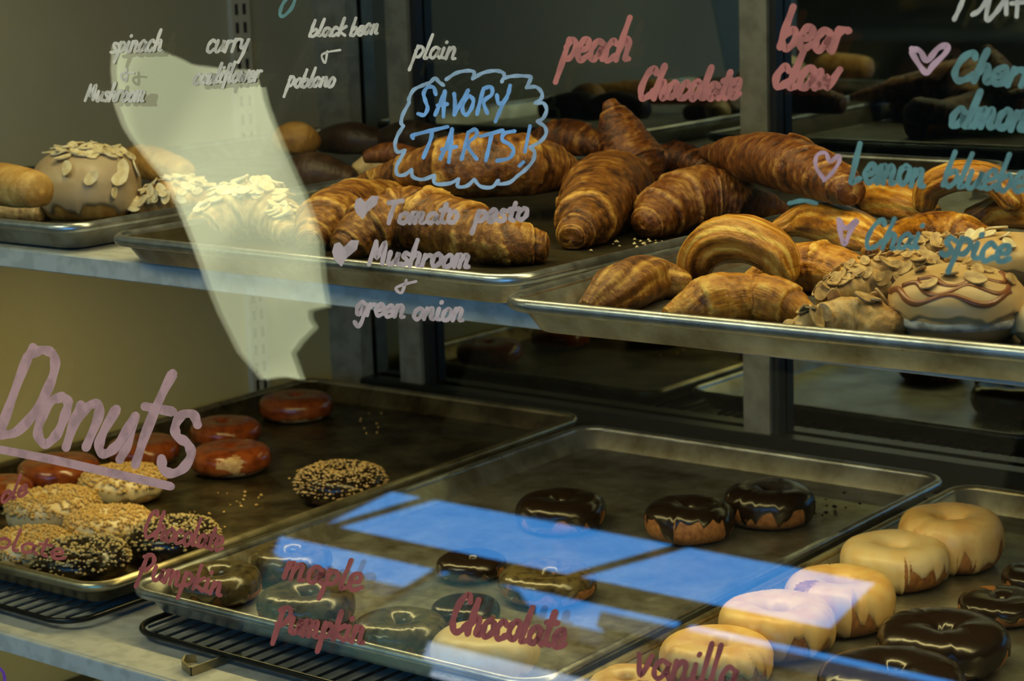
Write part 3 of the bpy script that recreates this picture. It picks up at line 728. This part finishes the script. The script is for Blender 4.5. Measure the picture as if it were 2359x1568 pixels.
# ------------------------------------------------------------------ upper shelf: danishes
pst('danish', 'ridged danish at the left edge of the jutting tray', 'danish', GD, ctrl=[(1362, 705, 34), (1425, 668, 66), (1500, 645, 60), (1565, 655, 40)], floor=UF, mat=M_cro, style='lam', seed=31, steps=7, amp=.10, tone0=.5)
pst('danish', 'arched danish with an open hollow beneath it', 'danish', GD, ctrl=[(1596, 632, 42), (1610, 590, 52), (1655, 556, 60), (1725, 552, 60), (1785, 585, 54), (1808, 630, 40)], floor=UF, mat=M_dan, style='lam', seed=32, steps=7, amp=.12, arch=1.245, tone0=.55)
pst('danish', 'folded danish behind the arched one, a dark raisin bit on its ridge', 'danish', GD, ctrl=[(1798, 525, 26), (1870, 510, 50), (1960, 530, 54), (2020, 560, 34)], floor=UF, mat=M_dan, style='lam', seed=33, steps=6, amp=.12, lift=.012, tone0=.48)
pst('danish', 'smooth golden danish across the middle of the jutting tray', 'danish', GD, ctrl=[(1738, 640, 30), (1805, 618, 60), (1895, 620, 70), (1970, 640, 58), (2020, 665, 30)], floor=UF, mat=M_dan, style='wrap', seed=34, steps=2.4, amp=.12, tone0=.55)
pst('danish', 'pale brown danish at the front rim of the jutting tray', 'danish', GD, ctrl=[(1552, 728, 36), (1630, 700, 68), (1730, 690, 72), (1800, 700, 64), (1855, 725, 36)], floor=UF, mat=M_dan, style='wrap', seed=35, steps=2.2, amp=.10, tone0=.50)
pst('danish', 'ridged danish below the lemon lettering', 'danish', GD, ctrl=[(1928, 470, 24), (2000, 455, 46), (2080, 470, 50), (2145, 490, 28)], floor=UF, mat=M_dan, style='lam', seed=36, steps=6, amp=.12, lift=.012, tone0=.46)
pst('danish', 'arched danish at the back of the jutting tray, dark under its arch', 'danish', GD, ctrl=[(2128, 470, 28), (2145, 430, 36), (2210, 405, 38), (2290, 415, 36), (2330, 465, 30)], floor=UF, mat=M_dan, style='lam', seed=37, steps=6, amp=.12, arch=1.52, tone0=.46)
pst('danish', 'brown topped danish behind the chai lettering', 'danish', GD, ctrl=[(2010, 580, 26), (2085, 545, 46), (2180, 532, 52), (2270, 552, 36)], floor=UF, mat=M_dan, style='wrap', seed=38, steps=2.4, amp=.10, lift=.008, tone0=.36)
pst('danish', 'ridged danish at the frame edge behind the round iced bun', 'danish', GD, ctrl=[(2240, 500, 28), (2310, 488, 46), (2400, 500, 46)], floor=UF, mat=M_dan, style='lam', seed=39, steps=6, amp=.12, lift=.012, tone0=.46)
GB = 'almond bear claws on the jutting upper tray'
o = pst('bear_claw', 'pale bear claw with a curled hole at the front rim', 'pastry', GB, ctrl=[(1832, 770, 32), (1895, 748, 52), (1980, 738, 62), (2055, 755, 48)], floor=UF, mat=M_alm, style='lump', seed=44, tone0=.5)
almonds(o, o, 12, .5, 31, 1.0, None, toast_me)
o = pst('bear_claw', 'bear claw heaped with sliced almonds behind the caramel bun', 'pastry', GB, ctrl=[(1905, 688, 28), (1985, 655, 52), (2090, 640, 62), (2180, 650, 50)], floor=UF, mat=M_alm, style='lump', seed=45, tone0=.5, lift=.004)
almonds(o, o, 70, .45, 32, .85, None, toast_me)
o = pst('bear_claw', 'almond scattered bear claw under the chai lettering', 'pastry', GB, ctrl=[(2075, 600, 26), (2140, 585, 42), (2220, 590, 36)], floor=UF, mat=M_alm, style='lump', seed=46, tone0=.42, lift=.012, nu=80, nv=36)
almonds(o, o, 22, .5, 33, .9, None, toast_me)
e, g = bun('filled_bun', 2205, 772, 312, 152, UF, 'cream filled bun with wavy caramel lines', 'bun', M_pale, M_ice2, low=.45, drip=.10, seed=6)
def drizzle(e, g, r, h, curves, mat, rad=.0018):
    m = MB()
    for ang0, ang1, z0, wav in curves:
        pts = []
        for i in range(40):
            t = i / 39; a = ang0 + (ang1 - ang0) * t; zz = z0 + wav * math.sin(t * math.pi * 4.5)
            rr = math.sqrt(max(1 - ((zz - .38) / .62) ** 2.4, 0)); pts.append((rr * r * math.cos(a) * 1.055, rr * r * math.sin(a) * 1.055, zz * h * 1.03))
        m.tube(pts, rad, 8)
    m.obj('caramel_drizzle', mat, e, smooth=True)
p_ = onz(2205, 772, UF); k_ = depth(p_) / F
drizzle(e, g, 156 * k_, 154 * k_, [(-2.5, -.2, .66, .06), (-2.2, .1, .77, .06), (-2.0, .4, .86, .04)], M_caramel, .0024)
m = MB(); m.tube([(149 * k_ * math.cos(a), 149 * k_ * math.sin(a), .30 * 150 * k_) for a in [2 * math.pi * i / 40 for i in range(40)]], .0035, 8, True); m.obj('cream_filling', M_fill, e, smooth=True)
almonds(e, g, 10, .85, 36, .95, None, toast_me)
e, g = bun('iced_bun', 2310, 640, 225, 95, UF, 'round fawn iced bun behind the caramel bun', 'bun', M_pale, M_ice2, low=.35, drip=.10, seed=9, lift=.004)
almonds(e, g, 8, .8, 37, 1.1)
e, g = bun('iced_bun', 2425, 785, 180, 90, UF, 'pale bun cut off by the frame beside the caramel bun', 'bun', M_pale, M_van_pale, low=.3, drip=.10, seed=10)

# ------------------------------------------------------------------ lower shelf: doughnuts
GM, GP_, GQ, GS, GK, GV = 'maple glazed doughnuts', 'peanut coated doughnuts', 'chocolate doughnuts with chopped nuts', 'flake coated doughnuts', 'chocolate glazed doughnuts', 'vanilla glazed doughnuts'
for i, (x, y, w, lab) in enumerate([
    (682, 935, 168, 'maple glazed doughnut farthest back in the corner of the brown pan'),
    (518, 992, 162, 'maple glazed doughnut behind the S of the pink Donuts lettering'),
    (532, 1055, 184, 'maple glazed doughnut with pale drips at the open middle of the brown pan'),
    (330, 1035, 166, 'maple glazed doughnut behind the pink letter t'),
    (135, 1085, 186, 'maple glazed doughnut under the pink underline'),
    (-5, 1125, 160, 'maple glazed doughnut cut off by the frame')]):
    doughnut('maple', x, y, w, LF, lab, GM, .95, i)
for i, (x, y, w, lab) in enumerate([
    (282, 1118, 192, 'yellow peanut coated doughnut under the end of the pink underline'),
    (122, 1178, 208, 'yellow peanut coated doughnut among the other nut coated ones, behind the row'),
    (250, 1216, 200, 'yellow peanut coated doughnut left of the red Chocolate lettering'),
    (60, 1268, 206, 'yellow peanut coated doughnut cut by the frame behind the olate lettering')]):
    doughnut('peanut', x, y, w, LF, lab, GP_, 1.0, i)
doughnut('chocnut', 190, 1292, 214, LF, 'dark doughnut with chopped nuts in the front corner of the brown pan', GQ, 1.0, 0)
doughnut('chocnut', 402, 1242, 205, LF, 'dark doughnut with chopped nuts behind the red Chocolate lettering', GQ, 1.0, 1)
doughnut('sesame', 784, 1116, 200, LF, 'flake coated doughnut alone at the right rim of the brown pan', None, 1.0, 0)
for i, (k, x, y, w, lab, h) in enumerate([
    ('olive', 500, 1342, 204, 'glossy brown ring doughnut in the front corner, behind the Pumpkin lettering', 1),
    ('olive', 668, 1288, 190, 'glossy brown doughnut behind the red Maple lettering', 1),
    ('olive', 704, 1392, 224, 'glossy brown ring doughnut at the front rim between both Pumpkin words', 1),
    ('olive', 922, 1452, 216, 'grey brown ring doughnut beside the cream filled one', 1),
    ('choc', 1085, 1290, 158, 'chocolate doughnut crossed by the sky reflection', .9),
    ('olive', 1262, 1338, 222, 'brown doughnut with a tan edge under the blue reflection', .9),
    ('choc', 1072, 1392, 158, 'chocolate doughnut above the red Chocolate lettering of the front row', .9),
    ('choc', 1292, 1180, 205, 'chocolate doughnut dimmed by the window frame reflection', 1.05),
    ('choctan', 1588, 1202, 205, 'chocolate doughnut with a broad tan underside', 1.15),
    ('choc', 1772, 1168, 208, 'darkest chocolate doughnut nearest the back right corner of its pan', 1.2)]):
    doughnut(k, x, y, w, LF, lab, GK, 1.0, i, hs=h)
doughnut('cream', 1118, 1508, 246, LF, 'pale cream glazed doughnut at the front rim of the chocolate pan', None, 1.0, 0, hs=1.1)
for i, (k, x, y, w, lab, h) in enumerate([
    ('vanilla', 2190, 1262, 238, 'golden vanilla doughnut with a pinhole, farthest back in its row', 1.35),
    ('vanpale', 2062, 1302, 245, 'pale vanilla ring doughnut second from the back of its row', 1.05),
    ('vanilla', 1935, 1400, 250, 'vanilla doughnut half lit by the blue reflection, in the middle of its row', 1.25),
    ('vanilla', 1790, 1452, 262, 'vanilla ring doughnut with long drips, crossed by the blue reflection', 1.1),
    ('vanilla', 1652, 1522, 258, 'vanilla doughnut behind the red Vanilla lettering', 1.0),
    ('vanilla', 1440, 1572, 190, 'vanilla doughnut at the front corner of its pan, cut by the frame', .9)]):
    doughnut(k, x, y, w, LF, lab, GV, 1.0, i, hs=h)
for i, (x, y, w, lab, h) in enumerate([
    (2172, 1492, 298, 'large chocolate doughnut with a tan split beside the vanilla row', 1.05),
    (2055, 1590, 330, 'chocolate doughnut cut off by the bottom of the frame', 1.0),
    (2305, 1385, 190, 'small chocolate doughnut broken open to orange crumb', .9),
    (2385, 1320, 150, 'chocolate doughnut cut off by the frame at the far rim', 1.0)]):
    doughnut('choc', x, y, w, LF, lab, GK, 1.0, i, hs=h)
# crumbs lying in the pans
def crumbs(label, boxes, floor, n, mat, seed, size=.0016):
    rnd = random.Random(seed); V = []; Fc = []; c0 = None
    for _ in range(n):
        a = rnd.choice(boxes); p = onz(a[0] + rnd.gauss(0, a[2]), a[1] + rnd.gauss(0, a[3]), floor + .0025); s = size * rnd.uniform(.5, 1.5); b = len(V)
        p = Vector((p.x, p.y, floor + .0016 + s * .6))
        if c0 is None: c0 = up(p)
        for w in ((1,0,0),(-1,0,0),(0,1,0),(0,-1,0),(0,0,.7),(0,0,-.7)): V.append(up(p + Vector(w) * s * rnd.uniform(.7, 1.3)))
        Fc += [(b+i, b+j, b+k) for i, j, k in ((0,2,4),(2,1,4),(1,3,4),(3,0,4),(2,0,5),(1,2,5),(3,1,5),(0,3,5))]
    tag(mesh_obj('crumbs', V, Fc, mat, None, c0, False), label, 'crumbs', None, 'stuff')
crumbs('loose peanut crumbs on the floor of the brown pan', [(570, 1150, 35, 25), (700, 1090, 30, 18), (480, 1190, 20, 15), (880, 985, 60, 15)], LF, 46, M_nut, 3)
crumbs('dark chocolate crumbs near the back corner of the chocolate pan', [(1910, 1150, 30, 25), (1960, 1180, 30, 20), (1490, 1045, 10, 5)], LF, 16, M_choc, 4, .0022)
crumbs('pastry crumbs along the rim beside the danish tray', [(1500, 560, 50, 8)], UF, 30, M_crumb, 6)

# ------------------------------------------------------------------ lettering on the front glass
def ribbon(strokes, width, mat, name, label, polys=(), smooth=True):
    V = []; Fc = []
    lay = [0]
    def ext(loop2d, faces):
        o0 = .0002 + lay[0] * .00003; lay[0] = (lay[0] + 1) % 8
        b = len(V); n_ = len(loop2d)
        for off in (o0, o0 + .0004):
            for (x, y) in loop2d: V.append(up(on_glass(x, y, off)) - case.location)
        for q in faces:
            Fc.append(tuple(b + n_ + i for i in q)); Fc.append(tuple(b + i for i in q[::-1]))
        ed = {}
        for q in faces:
            for i in range(len(q)):
                e_ = (q[i], q[(i + 1) % len(q)]); ed[e_] = 1
        for (i, j) in ed:
            if (j, i) not in ed: Fc.append((b + i, b + j, b + n_ + j, b + n_ + i))
    for st in strokes:
        w = width
        P = [Vector((x, y, 0)) for x, y in st]
        if len(P) == 1: P = [P[0], P[0] + Vector((1, 1, 0))]
        nseg = max(2, (len(P) - 1) * 6 + 1) if (smooth and len(P) > 2) else max(2, len(P))
        Q = catmull(P, nseg) if (smooth and len(P) > 2) else P
        lo = []; ro = []
        m_ = len(Q)
        for i, q in enumerate(Q):
            a = Q[max(i - 1, 0)]; b = Q[min(i + 1, m_ - 1)]; t = (b - a)
            if t.length < 1e-6: t = Vector((1, 0, 0))
            t.normalize(); nrm = Vector((-t.y, t.x, 0)); ww = w * .5 * (1 + .12 * math.sin(i * .9 + q.x * .05))
            lo.append((q.x + nrm.x * ww, q.y + nrm.y * ww)); ro.append((q.x - nrm.x * ww, q.y - nrm.y * ww))
        loop = []; faces = []
        for i in range(m_): loop += [lo[i], ro[i]]
        for i in range(m_ - 1): faces.append((2*i, 2*i+1, 2*i+3, 2*i+2))
        ext(loop, faces)
        for c in (Q[0], Q[-1]):
            ext([(c.x + w * .48 * math.cos(-k * math.pi / 5), c.y + w * .48 * math.sin(-k * math.pi / 5)) for k in range(10)], [tuple(range(10))])
    for pl in polys: ext(list(pl), [tuple(range(len(pl)))])
    o = mesh_obj(name, V, Fc, mat, glass, None, False); o['label'] = label
    return o
glass_children_fix = []
G_ = {
 'a': (1.0, [[(.75,.85),(.42,1),(.12,.6),(.15,.12),(.42,.05),(.72,.5),(.8,.95),(.72,.35),(.95,.03)]]),
 'b': (.95, [[(.28,2),(.12,.9),(.05,.05)],[(.08,.3),(.4,0),(.78,.4),(.6,.9),(.2,.65)]]),
 'c': (.85, [[(.7,.8),(.45,1),(.12,.6),(.15,.1),(.42,0),(.78,.25)]]),
 'd': (1.0, [[(.72,.85),(.42,1),(.12,.6),(.15,.12),(.42,.05),(.75,.5)],[(.95,2),(.78,.6),(.9,0)]]),
 'e': (.85, [[(.1,.45),(.62,.6),(.58,.98),(.28,.95),(.06,.45),(.3,0),(.8,.25)]]),
 'f': (.7, [[(.75,1.8),(.5,1.9),(.35,1.2),(.2,-.5)],[(.05,1),(.65,1.05)]]),
 'g': (1.0, [[(.75,.85),(.42,1),(.12,.6),(.15,.12),(.42,.05),(.78,.9),(.7,-.4),(.4,-.95),(.05,-.6)]]),
 'h': (.95, [[(.35,2),(.15,.9),(.05,0)],[(.1,.45),(.45,1),(.66,.8),(.62,.1),(.85,.05)]]),
 'i': (.5, [[(.2,1),(.12,.2),(.38,.05)],[(.3,1.5),(.34,1.58)]]),
 'k': (.9, [[(.35,2),(.05,0)],[(.75,1.05),(.18,.5),(.8,0)]]),
 'l': (.48, [[(.38,2),(.12,.5),(.1,.05),(.35,.1)]]),
 'm': (1.35, [[(.18,1),(.05,0)],[(.1,.5),(.4,1),(.52,.85),(.45,.0)],[(.5,.5),(.82,1),(.98,.85),(.92,.1),(1.15,.05)]]),
 'n': (.95, [[(.18,1),(.05,0)],[(.1,.5),(.45,1),(.65,.85),(.6,.1),(.85,.05)]]),
 'o': (.9, [[(.5,1),(.18,.75),(.1,.25),(.35,0),(.68,.3),(.72,.8),(.45,1)]]),
 'p': (.95, [[(.25,1.05),(.12,0),(-.05,-1)],[(.15,.65),(.5,1.02),(.8,.7),(.55,.15),(.12,.15)]]),
 'r': (.72, [[(.18,1),(.05,0)],[(.1,.55),(.35,.95),(.7,.95)]]),
 's': (.75, [[(.68,.88),(.35,1),(.2,.75),(.52,.4),(.4,.03),(.05,.1)]]),
 't': (.7, [[(.45,1.75),(.22,.3),(.5,.02)],[(.05,1.15),(.75,1.2)]]),
 'u': (1.0, [[(.15,1),(.08,.2),(.35,0),(.68,.5),(.78,1),(.7,.2),(.95,.03)]]),
 'v': (.85, [[(.1,1),(.3,0),(.75,1)]]),
 'w': (1.2, [[(.1,1),(.15,.1),(.5,.7),(.6,.05),(1.1,1.1)]]),
 'y': (.9, [[(.12,1),(.15,.35),(.45,.3),(.75,1)],[(.78,1),(.5,-.2),(.2,-1)]]),
 'C': (1.15, [[(.95,1.6),(.75,1.95),(.3,1.5),(.08,.6),(.3,0),(.75,.15),(1.05,.5)]]),
 'T': (1.0, [[(.0,1.75),(1.1,1.95)],[(.55,1.85),(.35,.9),(.25,0)]]),
 'M': (1.4, [[(.3,1.8),(.0,0)],[(.3,1.8),(.5,.5),(1.0,1.8),(1.0,.1)]]),
 'P': (1.1, [[(.45,1.7),(.2,.3),(.0,-.9)],[(.2,1.5),(.8,1.75),(1.0,1.2),(.5,.5),(.1,.5)]]),
 'L': (.9, [[(.35,2.2),(.15,.8),(.1,.02),(.6,.25)]]),
 '&': (1.0, [[(1.1,1.0),(.5,.8),(.2,.45),(.4,-.1),(.52,.9)]]),
 ' ': (.6, []),
}
def word(text, x0, y0, x1, y1, xh, width, mat, label, slant=.22, jit=.05, name='painted_word'):
    tot = sum(G_[c][0] for c in text); L = math.hypot(x1 - x0, y1 - y0); ux, uy = (x1 - x0) / L, (y1 - y0) / L
    width *= 1.22; sc = L / tot; st = []; a = 0; rnd = random.Random(text + str(x0))
    for c in text:
        adv, strokes = G_[c]; jy = rnd.uniform(-jit, jit) * xh; js = 1 + rnd.uniform(-.08, .08)
        for s in strokes:
            st.append([(x0 + ux * (a + x * 1.02) * sc + slant * y * xh * js, y0 + uy * (a + x) * sc - y * xh * js + jy) for x, y in s])
        a += adv
    return ribbon(st, width, mat, name, label)
def heart(cx_, cy_, s, rot=0, tall=1.0):
    pts = []
    for k in range(28):
        t = 2 * math.pi * k / 28; x = 16 * math.sin(t) ** 3; y = -(13 * math.cos(t) - 5 * math.cos(2 * t) - 2 * math.cos(3 * t) - math.cos(4 * t)) * tall
        x, y = x * math.cos(rot) - y * math.sin(rot), x * math.sin(rot) + y * math.cos(rot); pts.append((cx_ + x * s, cy_ + y * s))
    return pts
# cream words along the top
word('spinach', 254, 122, 372, 116, 24, 6, P_WHITE, 'cream word spinach')
ribbon([[(308,168),(285,168),(278,176),(290,186),(291,158)]], 5, P_WHITE, 'painted_word', 'cream ampersand below spinach')
word('Mushroom', 196, 232, 332, 234, 22, 6, P_WHITE, 'cream word Mushroom')
word('curry', 474, 122, 570, 116, 27, 6, P_WHITE, 'cream word curry')
word('cauliflower', 444, 194, 598, 186, 22, 6, P_WHITE, 'cream word cauliflower')
word('black', 712, 84, 796, 82, 20, 6, P_WHITE, 'cream word black')
word('bean', 806, 82, 870, 78, 22, 6, P_WHITE, 'cream word bean')
ribbon([[(784,115),(755,120),(741,128),(749,145),(754,118)]], 5, P_WHITE, 'painted_word', 'cream ampersand between black bean and poblano')
word('poblano', 660, 200, 770, 200, 22, 6, P_WHITE, 'cream word poblano')
word('plain', 950, 134, 1050, 136, 26, 6, P_WHITE, 'cream word plain')
ribbon([[(682,-8),(672,18),(655,36),(645,34),(650,12),(664,-8)]], 8, P_TEAL, 'painted_word', 'pale teal letter tail at the top edge')
# coral words
word('peach', 1292, 142, 1450, 138, 46, 11, P_RED, 'coral word peach')
word('Chocolate', 1470, 226, 1702, 226, 38, 12, P_RED, 'coral word Chocolate in the upper row')
word('bear', 1794, 112, 1945, 118, 48, 14, P_RED, 'coral word bear')
word('claw', 1780, 200, 1928, 204, 44, 14, P_RED, 'coral word claw')
# blue cloud
def tr(P, ox, oy, k): return [(ox + x / k, oy + y / k) for x, y in P]
K1 = 2.9475
blue = [[(660,640),(645,594),(605,592),(578,632),(588,680),(604,735),(580,780),(540,772)],
 [(655,780),(690,700),(720,620)],[(722,618),(715,700),(712,792)],[(672,715),(738,706)],[(785,635),(790,700),(785,780)],[(785,780),(830,700),(880,612)],
 [(885,650),(850,690),(842,750),(865,780),(900,740),(915,680),(890,650)],[(985,600),(960,690),(940,775)],[(985,600),(1035,590),(1040,640),(985,690),(1010,768)],
 [(1075,645),(1085,700),(1120,690),(1150,640),(1165,580)],[(1145,655),(1100,740),(1065,825)],
 [(505,938),(515,915),(740,860)],[(635,900),(620,960),(575,1070)],[(690,1080),(740,970),(770,875)],[(770,875),(765,960),(748,1100)],[(700,1015),(800,995)],
 [(880,900),(860,990),(835,1080)],[(880,898),(930,878),(935,920),(875,985),(938,1080)],[(965,925),(1115,885)],[(1040,910),(1020,1000),(1000,1090)],
 [(1195,890),(1125,905),(1112,950),(1160,980),(1188,1020),(1160,1072),(1075,1092)],[(1300,855),(1265,1030)],[(1255,1100),(1228,1125)]]
ribbon([tr(s, 780, 0, K1) for s in blue[:11]], 9, P_BLUE, 'painted_word', 'blue capital word SAVORY')
ribbon([tr(s, 780, 0, K1) for s in blue[11:]], 9, P_BLUE, 'painted_word', 'blue capital word TARTS with exclamation mark')
cl = [[(730,540),(800,495),(880,480),(920,492),(910,535)],[(910,535),(980,495),(1060,480),(1115,492),(1125,515)],[(1108,555),(1125,530),(1200,515),(1300,520),(1300,545),(1275,595)],
 [(1275,595),(1340,590),(1380,630),(1375,670),(1335,700)],[(1335,700),(1390,700),(1412,745),(1390,800),(1350,825)],[(1350,825),(1400,860),(1408,910),(1370,960),(1300,1000)],
 [(1300,1000),(1330,1030),(1320,1090),(1270,1150),(1220,1190)],[(1220,1190),(1160,1238),(1085,1248),(1085,1225)],[(1085,1225),(1040,1270),(965,1265),(920,1218)],[(920,1218),(870,1262),(810,1265),(815,1215)],
 [(815,1215),(750,1245),(655,1245),(650,1190)],[(650,1190),(570,1218),(505,1200),(495,1150)],[(495,1150),(450,1185),(400,1185),(393,1130),(430,1060),(450,1020)],[(450,1020),(400,1030),(383,985),(400,920),(440,855)],
 [(440,855),(425,835),(435,780),(480,695)],[(480,695),(478,670),(510,610),(580,575)],[(580,575),(620,560),(655,530),(680,555),(712,578)]]
ribbon([tr(s, 780, 0, K1) for s in cl], 8.5, P_SKY, 'painted_cloud', 'pale blue scalloped cloud outline')
# pinkish words below the cloud
h1 = tr([(165,1490),(118,1445),(105,1400),(118,1352),(150,1340),(180,1370),(225,1328),(275,1330),(262,1385),(195,1440)], 780, 0, K1)
ribbon([], 6, P_GREY, 'painted_heart', 'filled heart before Tomato pesto', [h1])
ribbon([], 6, P_GREY, 'painted_heart', 'filled heart before Mushroom', [[(x * 1.08 - 116, y * 1.12 + 48) for x, y in h1]])
word('Tomato', 888, 513, 1055, 514, 25, 9, P_GREY, 'pinkish word Tomato', .15)
word('pesto', 1092, 512, 1216, 506, 25, 9, P_GREY, 'pinkish word pesto', .15)
word('Mushroom', 850, 608, 1084, 616, 28, 9, P_GREY, 'pinkish word Mushroom', .15)
ribbon([[(958,648),(930,655),(912,664),(925,674),(936,645)]], 7, P_GREY, 'painted_word', 'pinkish ampersand')
word('green', 818, 724, 932, 732, 27, 8, P_GREY, 'pinkish word green', .15)
word('onion', 950, 735, 1068, 738, 27, 8, P_GREY, 'pinkish word onion', .15)
# right column
ribbon([[(2222,-10),(2210,20),(2198,45)],[(2280,-10),(2258,22),(2240,34)],[(2280,-10),(2272,45),(2295,28),(2318,-8)],[(2318,-8),(2318,32)],[(2345,-10),(2342,38)],[(2330,8),(2365,4)]], 11, P_WHITE, 'painted_word', 'white letters cut off by the top edge')
ribbon([[(2100,112),(2120,118),(2135,140),(2160,112),(2182,104),(2178,122),(2150,150),(2135,168),(2118,150),(2100,120)]], 13, P_PINK, 'painted_heart', 'pink outlined heart before Cherry')
word('Cherry', 2192, 184, 2420, 204, 36, 13, P_TEAL, 'teal word Cherry', .25)
word('almond', 2186, 290, 2400, 302, 40, 13, P_TEAL, 'teal word almond', .25)
ribbon([[(1898,412),(1880,385),(1882,358),(1902,352),(1912,372),(1932,358),(1932,375),(1915,400),(1898,416)]], 9, P_PINK, 'painted_heart', 'pink outlined heart before Lemon')
word('Lemon', 1958, 420, 2130, 428, 40, 11, P_TEAL, 'teal word Lemon', .12)
word('blueberry', 2170, 430, 2450, 446, 42, 10, P_TEAL, 'teal word blueberry', .25)
ribbon([[(1932,505),(1935,530),(1945,562),(1960,530),(1975,510)],[(1935,508),(1948,525),(1972,508)]], 11, P_PINK, 'painted_heart', 'pink heart before Chai')
word('Chai', 1990, 570, 2118, 574, 34, 9, P_TEAL, 'teal word Chai', .25)
word('spice', 2165, 585, 2325, 605, 38, 11, P_TEAL, 'teal word spice', .25)
ribbon([[(1818,468),(1850,462),(1880,468)]], 10, P_TEAL, 'painted_word', 'teal dash beside the danishes')
# big Donuts
don = [[(76,800),(56,842),(25,925),(3,988)],[(62,822),(95,806),(122,816),(126,850),(108,900),(78,952),(38,994),(2,1002)],
 [(142,914),(116,926),(93,968),(88,1002),(105,1022),(132,998),(152,950),(156,924),(142,912)],[(186,932),(172,968),(152,1030)],[(166,985),(200,938),(226,932),(226,962),(198,1030)],
 [(268,942),(238,995),(228,1030),(242,1045),(272,1022),(312,958)],[(312,958),(292,1025),(276,1058)],[(398,860),(370,915),(335,1000),(312,1070)],[(334,936),(398,948)],
 [(455,978),(445,955),(420,955),(404,980),(408,1004),(432,1022),(440,1048),(422,1078),(396,1090),(376,1080),(372,1056)]]
ribbon(don, 22, P_MAUVE, 'painted_word', 'large dusty pink word Donuts')
ribbon([[(-5, 1034),(120,1058),(394,1120)]], 19, P_MAUVE, 'painted_line', 'dusty pink underline below Donuts', smooth=False)
# red doughnut flavours
word('ole', 0, 1158, 62, 1140, 26, 6, P_DRED, 'faint red letters at the frame edge')
word('olate', -10, 1258, 150, 1290, 24, 6, P_DRED, 'red letters olate at the frame edge', .1)
word('Chocolate', 330, 1236, 512, 1270, 30, 7, P_DRED, 'red word Chocolate over the nut doughnuts', .2)
word('Pumpkin', 318, 1325, 510, 1372, 28, 8, P_DRED, 'red word Pumpkin over the chocolate nut doughnuts', .2)
word('maple', 652, 1330, 832, 1362, 36, 9, P_DRED, 'red word maple', .2)
word('Pumpkin', 632, 1452, 838, 1482, 34, 10, P_DRED, 'red word Pumpkin over the brown doughnuts', .15)
word('Chocolate', 1036, 1452, 1300, 1492, 42, 12, P_DRED, 'red word Chocolate over the cream doughnut', .2)
word('vanilla', 1462, 1556, 1700, 1585, 46, 10, P_DRED, 'red word vanilla cut off by the frame', .12)
ribbon([[(-6,1535),(8,1550),(12,1580)]], 7, P_PURPLE, 'painted_word', 'purple stroke at the frame corner')
